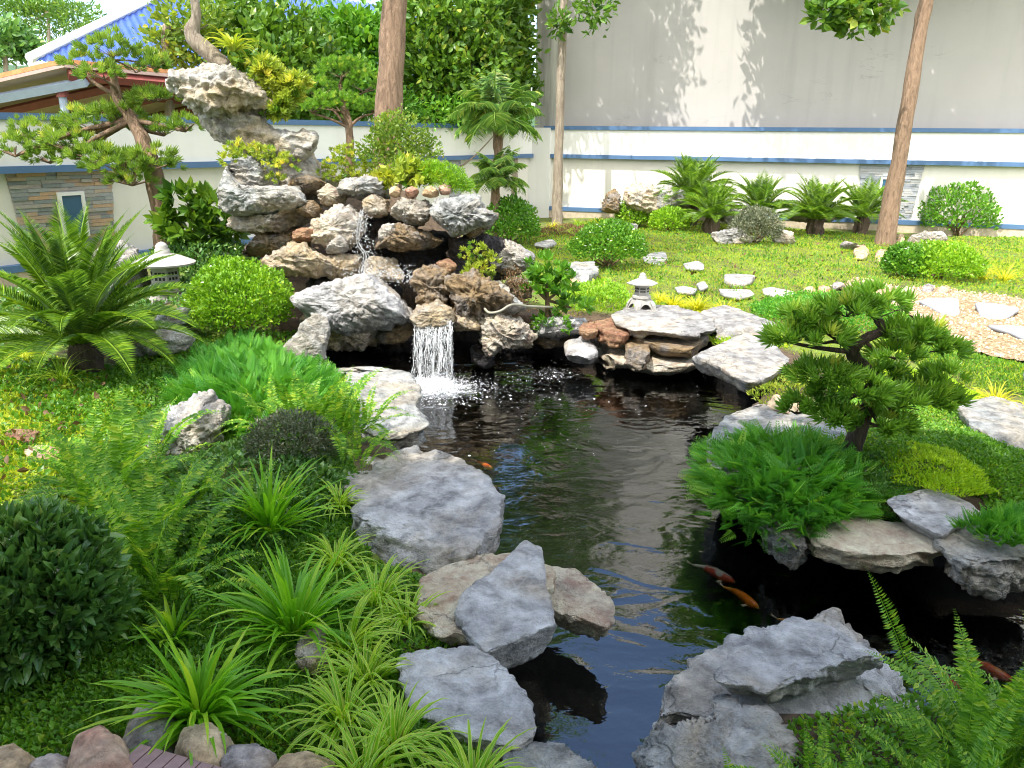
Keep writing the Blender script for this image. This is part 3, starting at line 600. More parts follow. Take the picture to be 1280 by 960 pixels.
def carport():
    D0 = 14.2; root = empty('carport', atY(-40, 200, 15)*np.array([1, 1, 0]), 'open carport with orange tile edge, red beams and blue-grey post beyond the left wall', 'carport')
    Pk = atY(80, 84, D0); L0 = atY(-110, 128, D0); R0 = atY(232, 98, D0+1.2); bk = np.array([1.2, 5.0, -.55])
    mt = flat('orange_roof_tile', (.55, .24, .09), .6, .25, 12); mu = flat('pinkish_soffit', (.42, .30, .26), .8, .15, 5); mr = flat('dark_red_beam', (.20, .05, .04), .6, .2, 8); mb = flat('grey_blue_beam', (.30, .36, .45), .5, .1, 6)
    def sheet(a, b, m, dz, th, name):
        V = np.array([a, b, b+bk, a+bk]); V = np.concatenate([V+[0, 0, dz], V+[0, 0, dz+th]]); F = np.array([[0, 1, 5, 4], [1, 2, 6, 5], [2, 3, 7, 6], [3, 0, 4, 7], [3, 2, 1, 0], [4, 5, 6, 7]]); obj(name, V, F, m, parent=root)
    sheet(L0, Pk, mt, .06, .07, 'roof'); sheet(Pk, R0, mt, .06, .07, 'roof'); sheet(L0, Pk, mu, 0, .055, 'soffit'); sheet(Pk, R0, mu, 0, .055, 'soffit')
    def beam(a, b, r, m):
        V, F, _ = tube([a, b], r, 4); obj('beam', V, F, m, parent=root)
    beam(Pk+[0, .1, -.10], R0+[0, .1, -.10], .10, mr)
    for k in (.22, .45, .7, .95): beam(L0+bk*k+[0, 0, -.12], Pk+bk*k+[0, 0, -.12], .09, mr); beam(Pk+bk*k+[0, 0, -.12], R0+bk*k+[0, 0, -.12], .09, mr)
    beam(atY(-30, 128, D0+.2), atY(108, 102, D0+.2), .09, mb)
    p = atY(77, 112, D0+.3); V, F, _ = tube([[p[0], p[1], -.1], p], .065, 10); obj('post', V, F, mb, parent=root)
    V, F, _ = tube([p+[0, 0, -.12], p+[0, 0, .02]], .10, 10); obj('post_cap', V, F, mr, parent=root)
carport()
# hills
def hills():
    n = 90; x = np.linspace(-420, 60, n); top = 16+22*np.exp(-((x+190)/90)**2)+9*fbm(np.c_[x/40, x*0, x*0], 4); rows = []
    for k, t in enumerate(np.linspace(0, 1, 14)):
        z = top*np.sin(t*np.pi/2)*(1+.06*fbm(np.c_[x/15, x*0+t*5, x*0], 3)); rows.append(np.stack([x, 330+90*t+8*fbm(np.c_[x/20, x*0+t*3, x*0+4], 3), z-.5], -1))
    V = np.concatenate(rows); i = np.arange(13)[:, None]*n+np.arange(n-1)[None]; F = np.stack([i, i+1, i+n+1, i+n], -1).reshape(-1, 4)
    o = obj('hills', V, F, flat('wooded_hill', (.05, .10, .04), .95, .12, .08, 0), origin=(0, 330, 0), smooth=True); tag(o, kind='structure')
hills()
# ------------------------------------------------------------------ rocks (outlines in photo pixels, set at real depth)
GB = 'limestone slabs round the pond'; GR = 'rocks of the waterfall rockery'; GL = 'loose rocks at the back of the lawn'; GS = 'flat stepping stones in the lawn'; GBo = 'boulders along the bottom edge'
def S(ol, z, T, mat, label, group=GB, **k): return rock('rock', ol, 'S', z, mat, label, 'rock', group, T=T, **k)
def Fr(ol, D, mat, label, group=GR, **k): return rock('rock', ol, 'F', D, mat, label, 'rock', group, **k)
# near left bank
S([(425,568),(470,550),(520,558),(575,578),(610,598),(629,622),(624,652),(605,672),(590,690),(570,702),(545,714),(500,712),(462,692),(440,650),(428,605)], .12, .42, M_ROCKB, 'large pitted blue-grey slab on the left bank, above the tan saddle rock', seed=1, res=150, amp=.035, ledge=.02, cuts=3)
S([(520,722),(560,696),(590,688),(622,666),(655,672),(676,695),(694,715),(690,735),(640,750),(590,790),(548,790),(518,760)], .05, .34, M_SADDLE, 'smooth tan saddle-shaped rock between two blue-grey slabs', seed=2, res=110, amp=.03, ledge=.01)
S([(566,768),(575,745),(612,718),(655,680),(676,690),(684,735),(697,778),(686,802),(655,817),(634,832),(608,815),(585,795)], .085, .22, M_ROCKB, 'blue-grey angular slab with fine white veins, beside the tan pointed rock', seed=3, res=130, amp=.02, ledge=.02, cuts=4)
S([(664,704),(700,712),(732,708),(742,732),(764,750),(768,776),(757,784),(728,772),(695,764),(678,745)], -.06, .16, M_SADDLE, 'tan rock with knobbly tip jutting into the pond from the left bank', seed=4, res=110, amp=.05, ledge=.02)
S([(496,835),(512,798),(556,776),(592,802),(640,848),(669,882),(668,915),(645,935),(600,925),(560,908),(515,885)], .05, .34, M_ROCKB, 'flat blue-grey slab with white scuffs, lower left bank by the striped grass', seed=5, res=130, amp=.02, ledge=.02, cuts=3)
S([(562,765),(590,770),(602,795),(625,822),(622,855),(600,850),(575,815)], -.06, .3, M_ROCKK, 'dark wet rock wedged between two blue-grey slabs', seed=6, res=60)
S([(635,942),(690,930),(735,955),(760,985),(700,1010),(620,985)], .02, .3, M_ROCKW, 'pale rock cut off by the bottom edge of the photo, left of the pond', seed=7, res=80)
# bottom right
S([(812,898),(842,850),(880,818),(930,790),(985,778),(1040,764),(1068,766),(1088,786),(1130,798),(1185,830),(1175,866),(1120,905),(1030,950),(950,935),(880,900)], -.02, .5, M_ROCKB, 'big pale blue-grey rock in the near right foreground', seed=8, res=150, amp=.04, ledge=.03, cuts=3)
S([(890,838),(920,812),(985,776),(1045,760),(1085,782),(1122,796),(1124,812),(1060,826),(1015,845),(982,850),(962,866),(930,856),(898,852)], .13, .17, M_ROCKB, 'blue-grey layer with ragged overhanging lip on top of the big near right rock', seed=9, res=140, amp=.04, ledge=.04, cuts=2, under=.35)
S([(784,958),(800,935),(850,905),(905,890),(962,900),(982,928),(978,962),(950,1010),(790,1010)], .04, .5, M_ROCKW, 'whitish rough rock at the bottom edge, in front of the big near right rock', seed=10, res=120, amp=.05)
S([(820,905),(860,885),(930,888),(990,915),(985,940),(900,950),(830,930)], -.08, .2, M_ROCKK, 'dark wet mortar seam between the whitish rock and the big near right rock', seed=11, res=60)
# right peninsula
S([(887,512),(905,498),(950,508),(990,520),(1055,528),(1065,550),(1030,580),(950,590),(890,590),(882,550)], .14, .42, M_ROCKW, 'pale grey rounded-edge slab at the left tip of the bonsai bank', seed=12, res=120, amp=.02, ledge=.015, cuts=4)
S([(1008,662),(1060,642),(1110,632),(1172,662),(1178,684),(1130,694),(1060,688),(1015,676)], .0, .17, M_SADDLE, 'long tan ledge with layered front edge under the bonsai bank', seed=13, res=130, amp=.02, ledge=.06, lf=9, cuts=2, under=.12, sdirv=(0, 0, 1))
S([(1092,628),(1165,612),(1238,628),(1242,642),(1205,652),(1180,668),(1150,655),(1110,640)], .09, .12, M_ROCKB, 'blue-grey and tan flat slab resting on the tan ledge', seed=14, res=110, amp=.02, ledge=.03, cuts=3)
S([(1172,672),(1200,652),(1262,655),(1310,665),(1320,700),(1242,712),(1200,702),(1180,690)], .03, .26, M_ROCKW, 'white and grey rough rock at the right end of the bonsai bank', seed=15, res=110, amp=.05)
S([(948,645),(975,636),(1005,648),(1014,664),(1002,684),(978,674),(958,658)], -.02, .26, M_ROCKW, 'small pale rock under the green juniper, left of the tan ledge', seed=16, res=80)
S([(1195,508),(1235,498),(1290,512),(1330,530),(1330,570),(1290,565),(1250,548),(1210,530)], .09, .22, M_ROCKW, 'pale grey slab at the right edge beside the yellow strappy grass', seed=17, res=100, amp=.02, ledge=.01)
S([(857,432),(880,424),(945,420),(972,436),(990,452),(975,466),(935,474),(915,466),(888,452),(862,442)], .17, .24, M_WHITE, 'flat pale slab overhanging the far right of the pond', seed=18, res=110, amp=.02, ledge=.02, cuts=4)
S([(762,390),(772,383),(800,380),(845,384),(894,398),(893,410),(868,416),(830,412),(790,410),(768,402)], .20, .13, M_WHITE, 'pale slab carrying the stone lantern', seed=19, res=120, amp=.02, ledge=.06, cuts=1, lf=8)
S([(795,404),(880,410),(896,424),(884,436),(830,432),(796,424)], .04, .2, M_ROCKD, 'dark rock recessed under the lantern slab', seed=20, res=70)
S([(872,392),(905,384),(945,388),(975,398),(965,412),(935,416),(900,412)], .17, .16, M_WHITE, 'jagged white rock to the right of the lantern slab', seed=21, res=90, amp=.05)
S([(700,432),(740,424),(790,424),(840,428),(872,436),(880,452),(840,456),(780,450),(730,446)], -.14, .22, M_ROCKL, 'long low tan stone along the waterline below the lantern slab', seed=22, res=110)
S([(705,424),(725,418),(745,424),(748,436),(725,440),(708,436)], -.04, .2, M_ROCKB, 'rounded dark grey stone at the waterline near the orange stones', seed=24, res=70, e=.7)
S([(744,404),(765,398),(784,404),(786,416),(765,422),(746,416)], .12, .2, M_BRICK, 'reddish brown stone left of the lantern slab', seed=25, res=60, amp=.03)
S([(724,404),(738,400),(748,405),(748,413),(735,415),(724,412)], .12, .12, M_BRICK, 'small bright orange stone on the far bank', seed=26, res=50, amp=.03)
S([(784,418),(800,410),(812,420),(812,440),(795,446),(782,436)], .0, .28, M_ROCKD, 'brown upright stone tucked beside the lantern slab', seed=27, res=60)
Fr([(662,402),(690,396),(735,398),(742,408),(725,418),(690,424),(664,418)], 9.35, M_ROCKB, 'grey layered slab under the leafy young shrub', GB, seed=28, res=80, T=.7, ledge=.08)
Fr([(668,416),(700,424),(722,418),(716,432),(680,436),(664,428)], 9.4, M_ROCKD, 'thin grey-brown slab just above the water below the young shrub', GB, seed=29, res=60, T=.5)
# rock left of the fall
S([(425,462),(450,446),(480,444),(508,462),(524,492),(530,525),(512,538),(480,545),(445,530),(428,500)], .02, .45, M_ROCKW, 'wrinkled cream and tan rock beside the foot of the waterfall', seed=30, res=120, amp=.07, ledge=.05, lf=8)
# rock among ferns
Fr([(172,572),(195,535),(190,512),(215,503),(238,484),(252,490),(258,505),(300,515),(298,532),(272,556),(262,590),(250,612),(205,612),(178,600)], 5.6, M_ROCKB, 'rugged blue-grey rock standing among the ferns on the left', GB, seed=31, res=150, T=.6, amp=.07, ledge=.05, cuts=4)
# boulders at the bottom
def B(ol, z, T, mat, label, **k):
    ol = np.array(ol, float); c_ = ol.mean(0); ol = c_+(ol-c_)*1.17; T *= 1.3; return rock('boulder', ol, 'S', z, mat, label, 'boulder', GBo, T=T, e=.75, under=.1, ledge=.0, amp=.035, res=90, **k)
B([(-25,960),(-10,925),(15,918),(38,930),(40,955),(15,975),(-10,980)], .14, .2, M_BOULT, 'tan boulder at the bottom left corner', seed=40)
B([(22,965),(40,935),(65,925),(85,935),(92,960),(70,985),(35,985)], .13, .2, M_BOULG, 'dark grey boulder between the tan and the large reddish one', seed=41)
B([(82,930),(92,902),(125,890),(152,905),(162,935),(140,968),(105,975),(85,960)], .2, .3, M_BOULR, 'large reddish-brown boulder left of the wooden boards', seed=42)
B([(148,900),(165,872),(200,860),(218,885),(212,920),(180,932),(158,925)], .12, .24, M_BOULG, 'brownish boulder behind the corner of the wooden boards', seed=43)
B([(216,925),(225,898),(262,890),(286,905),(285,930),(262,946),(230,944)], .16, .24, M_BOULT, 'ochre boulder under the drooping strap leaves', seed=44)
B([(270,940),(285,920),(320,918),(342,930),(336,955),(310,972),(278,965)], .14, .2, M_BOULG, 'faceted grey boulder between two tan ones', seed=45)
B([(335,955),(350,932),(385,926),(415,938),(420,962),(385,985),(345,985)], .15, .2, M_BOULT, 'smooth tan boulder at the right end of the boulder row', seed=46)
B([(262,950),(285,955),(305,985),(270,1010),(240,990)], .08, .15, M_BOULR, 'small boulder mostly below the bottom edge', seed=47)
# small rocks in the left bed
S([(5,540),(30,528),(48,540),(40,552),(15,552)], .05, .07, M_BRICK, 'flat terracotta-coloured stone in the left lawn, the upper one', 'flat stones in the left lawn', seed=50, res=50, amp=.02)
S([(22,562),(50,556),(75,560),(72,572),(40,572)], .05, .07, M_BOULR, 'flat brown stone in the left lawn, the lower one', 'flat stones in the left lawn', seed=51, res=50, amp=.02)
S([(372,800),(385,780),(405,785),(408,815),(390,832),(374,822)], .12, .22, M_ROCKT, 'small craggy tan rock half hidden under the strap leaves', GB, seed=52, res=60)
# ------------------------------------------------ waterfall rockery
D1 = 8.7
Fr([(352,388),(380,366),(418,352),(450,345),(478,343),(500,348),(522,356),(527,378),(516,400),(490,408),(462,416),(435,421),(405,412),(385,400),(362,396)], D1, M_ROCKB, 'big smooth blue-grey boulder left of the waterfall lip', seed=60, res=150, T=1.1, amp=.05, ledge=.05, lf=4, cuts=3, normal=(0, -1, .35), e=.7)
Fr([(352,398),(390,395),(440,405),(500,392),(528,385),(530,405),(505,422),(460,432),(415,436),(385,425),(362,412)], D1+.25, M_ROCKT, 'brown undercut layer beneath the big blue-grey boulder', seed=61, res=110, T=1.1)
Fr([(352,440),(360,425),(374,412),(376,400),(392,392),(408,400),(410,415),(406,440),(408,475),(350,475)], D1-.75, M_ROCKW, 'upright pale rock like a tooth in front of the big boulder', seed=62, res=100, T=.35, cuts=1, amp=.03, ledge=.02)
Fr([(512,398),(520,382),(545,376),(565,384),(570,402),(560,412),(525,414)], D1-.15, M_ROCKT, 'ochre rock forming the lip of the waterfall', seed=63, res=70, T=.6)
Fr([(500,400),(515,400),(520,415),(505,428),(480,430),(470,420)], D1+.1, M_ROCKD, 'brown knob left of the waterfall lip', seed=64, res=60, T=.5)
Fr([(518,332),(540,328),(560,338),(565,360),(558,388),(540,396),(524,380),(516,355)], D1+.25, M_ROCKD, 'rough dark brown rock above the waterfall lip', seed=65, res=80, T=.5, amp=.09)
Fr([(548,352),(570,340),(598,338),(618,352),(640,372),(634,388),(600,398),(568,402),(552,385)], D1+.15, M_ROCKD, 'craggy grey-brown rock right of the waterfall', seed=66, res=110, T=.7, amp=.08, ledge=.06, sdirv=(1, 0, .4))
Fr([(556,392),(600,396),(612,402),(600,412),(565,414)], D1+.1, M_ROCKT, 'thin brown layer under the craggy rock right of the waterfall', seed=67, res=60, T=.7)
Fr([(608,352),(625,350),(645,372),(660,385),(640,392),(618,385)], D1+.3, M_ROCKW, 'pointed grey rock with white flank above the tan outcrop', seed=68, res=70, T=.45, amp=.08)
Fr([(598,398),(620,390),(645,395),(660,408),(668,420),(667,437),(640,434),(625,436),(612,446),(602,436)], D1+.15, M_ROCKL, 'cream outcrop with wrinkled face and pointed right end over the water', seed=69, res=120, T=.7, amp=.08, ledge=.07, lf=8)
Fr([(598,425),(615,430),(618,455),(606,462),(590,452),(588,436)], D1+.2, M_ROCKK, 'dark wet rock below the cream outcrop', seed=70, res=60, T=.5)
Fr([(400,420),(600,415),(605,470),(580,480),(410,478)], D1+1.1, M_ROCKK, 'back wall of the cave behind the waterfall, shade painted as dark wet rock', seed=71, res=80, T=.6, e=.4)  # dark backing puts the shade of the cave into the colour
Fr([(600,430),(720,425),(720,470),(600,475)], D1+1.0, M_ROCKK, 'dark wet backing rock under the far bank slabs, with shade in its colour', seed=72, res=60, T=.4, e=.4)
# tier 2
D2 = 9.5
Fr([(315,328),(322,312),(345,304),(385,306),(415,318),(432,332),(428,342),(395,346),(345,343),(330,336)], D2-.35, M_ROCKT, 'flat tan layered rock left of the stream, above the round bright bush', seed=80, res=110, T=.7, ledge=.09, lf=7)
Fr([(395,330),(420,318),(448,316),(452,338),(438,350),(412,350)], D2-.2, M_ROCKT, 'small yellowish rock beside the upper stream', seed=81, res=70, T=.5)
Fr([(395,275),(410,260),(440,256),(455,270),(452,292),(440,312),(415,316),(398,305),(380,298)], D2, M_ROCKL, 'light cream block left of the upper stream', seed=82, res=100, T=.7, cuts=9)
Fr([(412,300),(432,292),(440,305),(428,318),(408,316)], D2-.3, M_WHITE, 'white angular stone leaning on the cream block', seed=83, res=50, T=.4, cuts=9)
Fr([(366,290),(378,284),(396,287),(396,300),(380,304),(367,301)], D2-.1, M_BRICK, 'small terracotta stone in the rockery', seed=84, res=40, T=.3, amp=.03)
Fr([(450,326),(470,320),(500,324),(510,338),(506,352),(455,350)], D2-.25, M_ROCKT, 'tan wet rock in the middle of the stream', seed=85, res=70, T=.5)
Fr([(350,340),(420,345),(500,350),(505,372),(430,378),(350,372)], D2+.0, M_ROCKK, 'dark backing rock behind the big boulder, wetness and gap shade in its colour', seed=86, res=70, T=.8, e=.5)
Fr([(462,306),(475,284),(500,280),(530,288),(556,298),(545,308),(520,312),(490,312)], D2-.15, M_ROCKD, 'dark undercut rock with cream edges in the middle of the rockery', seed=87, res=100, T=.9, ledge=.1, lf=8)
Fr([(466,302),(480,280),(500,278),(505,288),(490,300)], D2-.35, M_ROCKL, 'cream knob at the left of the undercut rock', seed=88, res=50, T=.3)
Fr([(484,252),(500,248),(535,250),(540,265),(530,282),(505,284),(488,276)], D2+.0, M_ROCKW, 'flat-faced purple-grey block above the undercut rock', seed=89, res=80, T=.6, cuts=8)
Fr([(528,292),(536,268),(545,252),(575,247),(602,244),(604,260),(622,266),(628,270),(608,284),(588,288),(578,294),(555,290)], D2-.1, M_ROCKW, 'jagged pale grey rock with beak pointing right, top right of the rockery', seed=90, res=140, T=.8, amp=.08, ledge=.06)
Fr([(580,268),(600,258),(626,266),(612,284),(590,300),(575,290)], D2+.15, M_ROCKD, 'grey-brown rock behind the beak-shaped rock', seed=91, res=70, T=.6)
Fr([(455,250),(468,242),(484,250),(486,268),(470,272),(456,266)], D2+.05, M_ROCKT, 'yellowish block at the head of the stream', seed=92, res=60, T=.5, cuts=9)
Fr([(422,242),(430,224),(470,222),(488,232),(486,244),(450,248)], D2+.3, M_ROCKW, 'grey layered slab below the variegated shrub', seed=93, res=90, T=.9, ledge=.12, lf=7, sdirv=(0, 0, 1))
Fr([(398,240),(412,230),(432,240),(428,256),(404,258)], D2+.3, M_ROCKL, 'pale stone left of the grey layered slab', seed=94, res=60, T=.6)
for k, (a, b, ww) in enumerate([(494,240,14),(515,241,17),(538,240,20),(556,237,16)]):
    Fr([(a-ww*.5,b-4),(a,b-8),(a+ww*.5,b-4),(a+ww*.5,b+5),(a,b+7),(a-ww*.5,b+5)], D2+.05, M_BOULR if k % 2 else M_BOULT, ['ochre', 'reddish grey', 'long brown', 'rounded reddish'][k]+' stone in the row under the lime-leaved plants', 'row of small stones on the rockery top', seed=100+k, res=36, T=.25, amp=.03)
Fr([(555,300),(600,295),(640,300),(648,345),(600,360),(560,345)], D2+.25, M_ROCKK, 'dark backing rock right of the stream, with recess shade in its colour', seed=95, res=70, T=.6, e=.5)
Fr([(400,300),(470,262),(560,300),(560,350),(480,350),(400,340)], D2+.35, M_ROCKK, 'dark backing rock behind the stream, wetness and gap shade in its colour', seed=96, res=70, T=.5, e=.5)
Fr([(545,328),(562,322),(572,332),(565,345),(548,342)], D2-.5, M_BRICK, 'orange-red stone right of the stream', seed=97, res=40, T=.25, amp=.03)
Fr([(602,304),(632,299),(652,306),(668,318),(666,330),(645,345),(612,342),(604,325)], D2+.3, M_WHITE, 'rock with flat white top and shaded grey front, right of the rockery', seed=98, res=90, T=.8, cuts=4)
Fr([(628,352),(650,345),(668,352),(664,372),(640,378),(628,368)], D2-.15, M_ROCKD, 'brown-grey stone below the flat white-topped rock', seed=99, res=60, T=.4)
S([(705,328),(725,320),(742,326),(748,338),(728,345),(708,342)], .22, .22, M_ROCKW, 'low pale rock between the young shrub and the round bush', GB, seed=110, res=60)
S([(700,345),(728,342),(732,356),(705,358)], .1, .14, M_BOULT, 'tan stone behind the young shrub', GB, seed=111, res=50)
# tier 3: canoe rock and layers, top rock
D3 = 10.2
Fr([(256,212),(262,202),(280,206),(292,228),(330,236),(372,232),(402,236),(408,248),(385,262),(345,270),(310,271),(278,264),(262,244)], D3-.4, M_ROCKW, 'long pale canoe-shaped rock on the left of the rockery', seed=120, res=150, T=1.0, amp=.045, ledge=.05, lf=5)
Fr([(288,240),(290,206),(300,198),(322,197),(328,207),(342,211),(346,240)], D3-.25, M_ROCKW, 'blocky grey-white rock sitting on the canoe-shaped rock', seed=121, res=110, T=.6, ledge=.08, lf=8, cuts=9, sdirv=(0, 0, 1), e=.45)
Fr([(282,272),(340,270),(400,256),(402,268),(390,282),(350,292),(310,290),(286,284)], D3-.3, M_ROCKT, 'shaded yellowish layer under the canoe-shaped rock', seed=122, res=110, T=1.0, ledge=.1, lf=8, sdirv=(0, 0, 1))
Fr([(290,290),(360,292),(400,280),(402,300),(370,322),(300,318)], D3-.15, M_ROCKD, 'dark brown rock below the yellowish layer', seed=123, res=80, T=.9)
Fr([(370,262),(392,250),(402,262),(398,274),(378,272)], D3-.55, M_ROCKD, 'round dark stone wedged under the canoe-shaped rock', seed=124, res=50, T=.4)
Fr([(352,228),(390,220),(412,232),(408,245),(360,242)], D3+.05, M_ROCKD, 'brown flat rock behind the canoe-shaped rock', seed=125, res=60, T=.6)
D4 = 10.6
kw = dict(build=False)
gA = rock('r', [(212,104),(218,88),(240,80),(275,80),(300,84),(322,92),(334,112),(338,128),(312,134),(290,142),(262,152),(245,140),(232,122)], 'F', D4-.35, None, None, seed=130, res=150, T=1.0, amp=.12, ledge=.10, cuts=6, lf=6, **kw)
gB = rock('r', [(238,128),(300,128),(328,150),(352,172),(372,190),(340,198),(300,190),(275,182),(258,160)], 'F', D4-.15, None, None, seed=131, res=110, T=.7, amp=.08, ledge=.08, **kw)
gC = rock('r', [(262,176),(300,172),(350,166),(392,166),(410,186),(400,204),(370,206),(330,196),(285,184)], 'F', D4-.1, None, None, seed=132, res=100, T=.8, amp=.07, **kw)
gD = rock('r', [(340,178),(400,170),(420,200),(420,260),(340,260),(335,210)], 'F', D4+.1, None, None, seed=133, res=90, T=.8, amp=.06, **kw)
V, F, _ = join([g[:2] for g in (gA, gB, gC, gD)])
o = obj('rock', V, F, M_ROCKW, smooth=True)
md = o.modifiers.new('r', 'REMESH'); md.mode = 'VOXEL'; md.voxel_size = .013; md.use_smooth_shade = True
dg = bpy.context.evaluated_depsgraph_get(); me = bpy.data.meshes.new_from_object(o.evaluated_get(dg)); o.modifiers.clear(); o.data = me
me.materials.clear(); me.materials.append(rockmat('top_rock_limestone', (.64, .62, .57), (.33, .31, .27), (.46, .38, .25), .55, .15, 1.2)); me.polygons.foreach_set('use_smooth', np.ones(len(me.polygons), bool))
tag(o, 'tall tan and white rock leaning left like an animal head, highest on the rockery', 'rock', GR)
# white rocks at the back
def Bk(ol, bpx, mat, label, **k): D = at(*bpx)[1]; return Fr(ol, D, mat, label, GL, **k)
Bk([(752,264),(758,240),(768,232),(775,240),(775,268)], (765,284), M_ROCKD, 'rough upright grey-brown rock at the foot of the wall, left of the low bushes', seed=140, res=60, T=.7)
Bk([(772,262),(775,238),(790,230),(812,230),(822,240),(824,268)], (800,285), M_ROCKL, 'broad tan rock at the foot of the wall behind the low bushes', seed=141, res=70, T=.8)
Bk([(815,262),(818,236),(840,228),(856,238),(862,262)], (840,286), M_ROCKW, 'pale rock at the foot of the wall behind the tallest cycad', seed=142, res=60, T=.8)
Bk([(880,304),(882,288),(890,284),(902,290),(914,285),(930,287),(942,300),(930,306),(905,308)], (905,306), M_WHITE, 'white two-humped rock left of the grey round bush', seed=143, res=80, T=.5)
Bk([(900,272),(915,262),(935,262),(962,266),(965,280),(930,284),(905,282)], (930,292), M_WHITE, 'long white rock behind the grey round bush', seed=144, res=60, T=.5)
Bk([(965,292),(980,284),(998,292),(1000,304),(968,306)], (983,306), M_WHITE, 'small white rock right of the grey round bush', seed=145, res=50, T=.3)
Bk([(972,262),(1000,252),(1040,256),(1060,272),(1020,280),(980,276)], (1010,292), M_WHITE, 'broad white rock behind the middle cycads', seed=146, res=60, T=.5)
Bk([(1132,306),(1142,292),(1162,288),(1180,290),(1186,300),(1170,306)], (1160,306), M_ROCKW, 'pale jagged rock at the foot of the round orange-jasmine bush', seed=147, res=60, T=.4)
for k, (a, b, ww, m_, lb) in enumerate([(1060,304,22,M_BOULG,'dark purplish stone left of the leaning tree'),(1077,312,22,M_BOULT,'tan stone in front of the leaning tree'),(1103,315,18,M_BOULR,'reddish stone right in front of the leaning tree'),(1126,297,10,M_BOULT,'small tan stone right behind the leaning tree'),(1194,308,12,M_BOULR,'small brown stone under the orange-jasmine bush')]):
    B_ = at(a, b+5); s_ = ww*.5*px2m(B_)
    S([(a-ww*.5,b),(a-ww*.25,b-7),(a+ww*.3,b-7),(a+ww*.5,b),(a+ww*.3,b+5),(a-ww*.3,b+5)], .16, .22, m_, lb, GL, seed=150+k, res=40, e=.7, amp=.04)
# stepping stones
for k, (ol, lb) in enumerate([([(802,314),(815,312),(832,316),(836,325),(822,329),(804,324)], 'pale stepping stone right of the large round bush'),
    ([(852,328),(868,325),(880,330),(880,335),(858,334)], 'small pale stepping stone between two larger ones in the upper lawn'),
    ([(905,344),(925,340),(946,343),(938,352),(925,354),(906,350)], 'thick pale stepping stone in the middle of the lawn'),
    ([(842,358),(860,356),(872,360),(868,365),(848,364)], 'stepping stone half hidden by yellow grass, nearest the lantern'),
    ([(898,360),(918,358),(935,361),(944,367),(925,371),(902,367)], 'stepping stone right behind the yellow grass clumps'),
    ([(952,360),(970,358),(992,362),(996,368),(975,371),(955,366)], 'stepping stone furthest right in the lawn row'),
    ([(668,304),(690,300),(696,304),(690,309),(668,308)], 'grey stepping stone left of the large round bush'),
    ([(870,355),(880,352),(886,358),(876,361)], 'tiny pale stone in the yellow grass')]):
    rock('stepping_stone', ol, 'S', .075 if k != 2 else .11, M_FLAG if k != 2 else M_WHITE, lb, 'stepping stone', GS, T=.07 if k != 2 else .14, seed=160+k, res=44, amp=.015, ledge=.01, e=.3, under=.05)
for k, (ol, lb) in enumerate([([(1148,377),(1160,374),(1198,374),(1200,390),(1194,394),(1172,387)], 'grey slate paver in the gravel, nearest the bonsai'),
    ([(1218,380),(1240,380),(1276,386),(1262,394),(1252,397),(1226,394)], 'grey slate paver in the gravel, behind the one cut by the right edge'),
    ([(1228,407),(1260,408),(1330,414),(1340,432),(1285,424),(1262,415)], 'grey slate paver in the gravel cut by the right edge')]):
    rock('paver', ol, 'S', .065, flat('slate_%d' % k, (.30, .31, .34), .6, .06, 6, .05), lb, 'paver', 'slate pavers in the gravel path', T=.06, seed=170+k, res=44, amp=.004, ledge=.0, e=.22, under=.03, cuts=0)
for k, (a, b) in enumerate([(1012,360),(1030,358),(1048,354),(1068,353),(1088,352),(1160,357),(1180,358)]):
    S([(a-8,b),(a-3,b-4),(a+5,b-4),(a+9,b),(a+4,b+3),(a-5,b+3)], .10, .14, (M_BOULT, M_BOULR, M_BOULG)[k % 3], ['tan pebble rock at the left end of the gravel edge', 'reddish pebble rock at the gravel edge, second from the left', 'grey pebble rock at the gravel edge, third from the left', 'tan pebble rock behind the bonsai tip at the gravel edge', 'reddish pebble rock behind the bonsai tip at the gravel edge', 'grey pebble rock below the wide low bush', 'tan pebble rock at the right below the wide low bush'][k], 'cobbles edging the gravel path', seed=180+k, res=30, e=.75)
# bare rocks behind the big cycad
Fr([(120,340),(116,315),(125,302),(150,300),(175,318),(185,350),(170,372),(135,365)], 9.6, M_WHITE, 'big bleached rounded rock behind the big cycad', GL, seed=190, res=70, T=.6)
Fr([(195,398),(205,388),(235,385),(244,402),(230,412),(200,412)], 8.3, M_ROCKW, 'whitish rock under the legs of the stone lantern on the left', GL, seed=191, res=60, T=.5)
Fr([(150,425),(200,400),(240,418),(235,440),(170,445)], 7.8, M_ROCKB, 'grey rock in the shade of the big cycad fronds', GL, seed=192, res=60, T=.5)
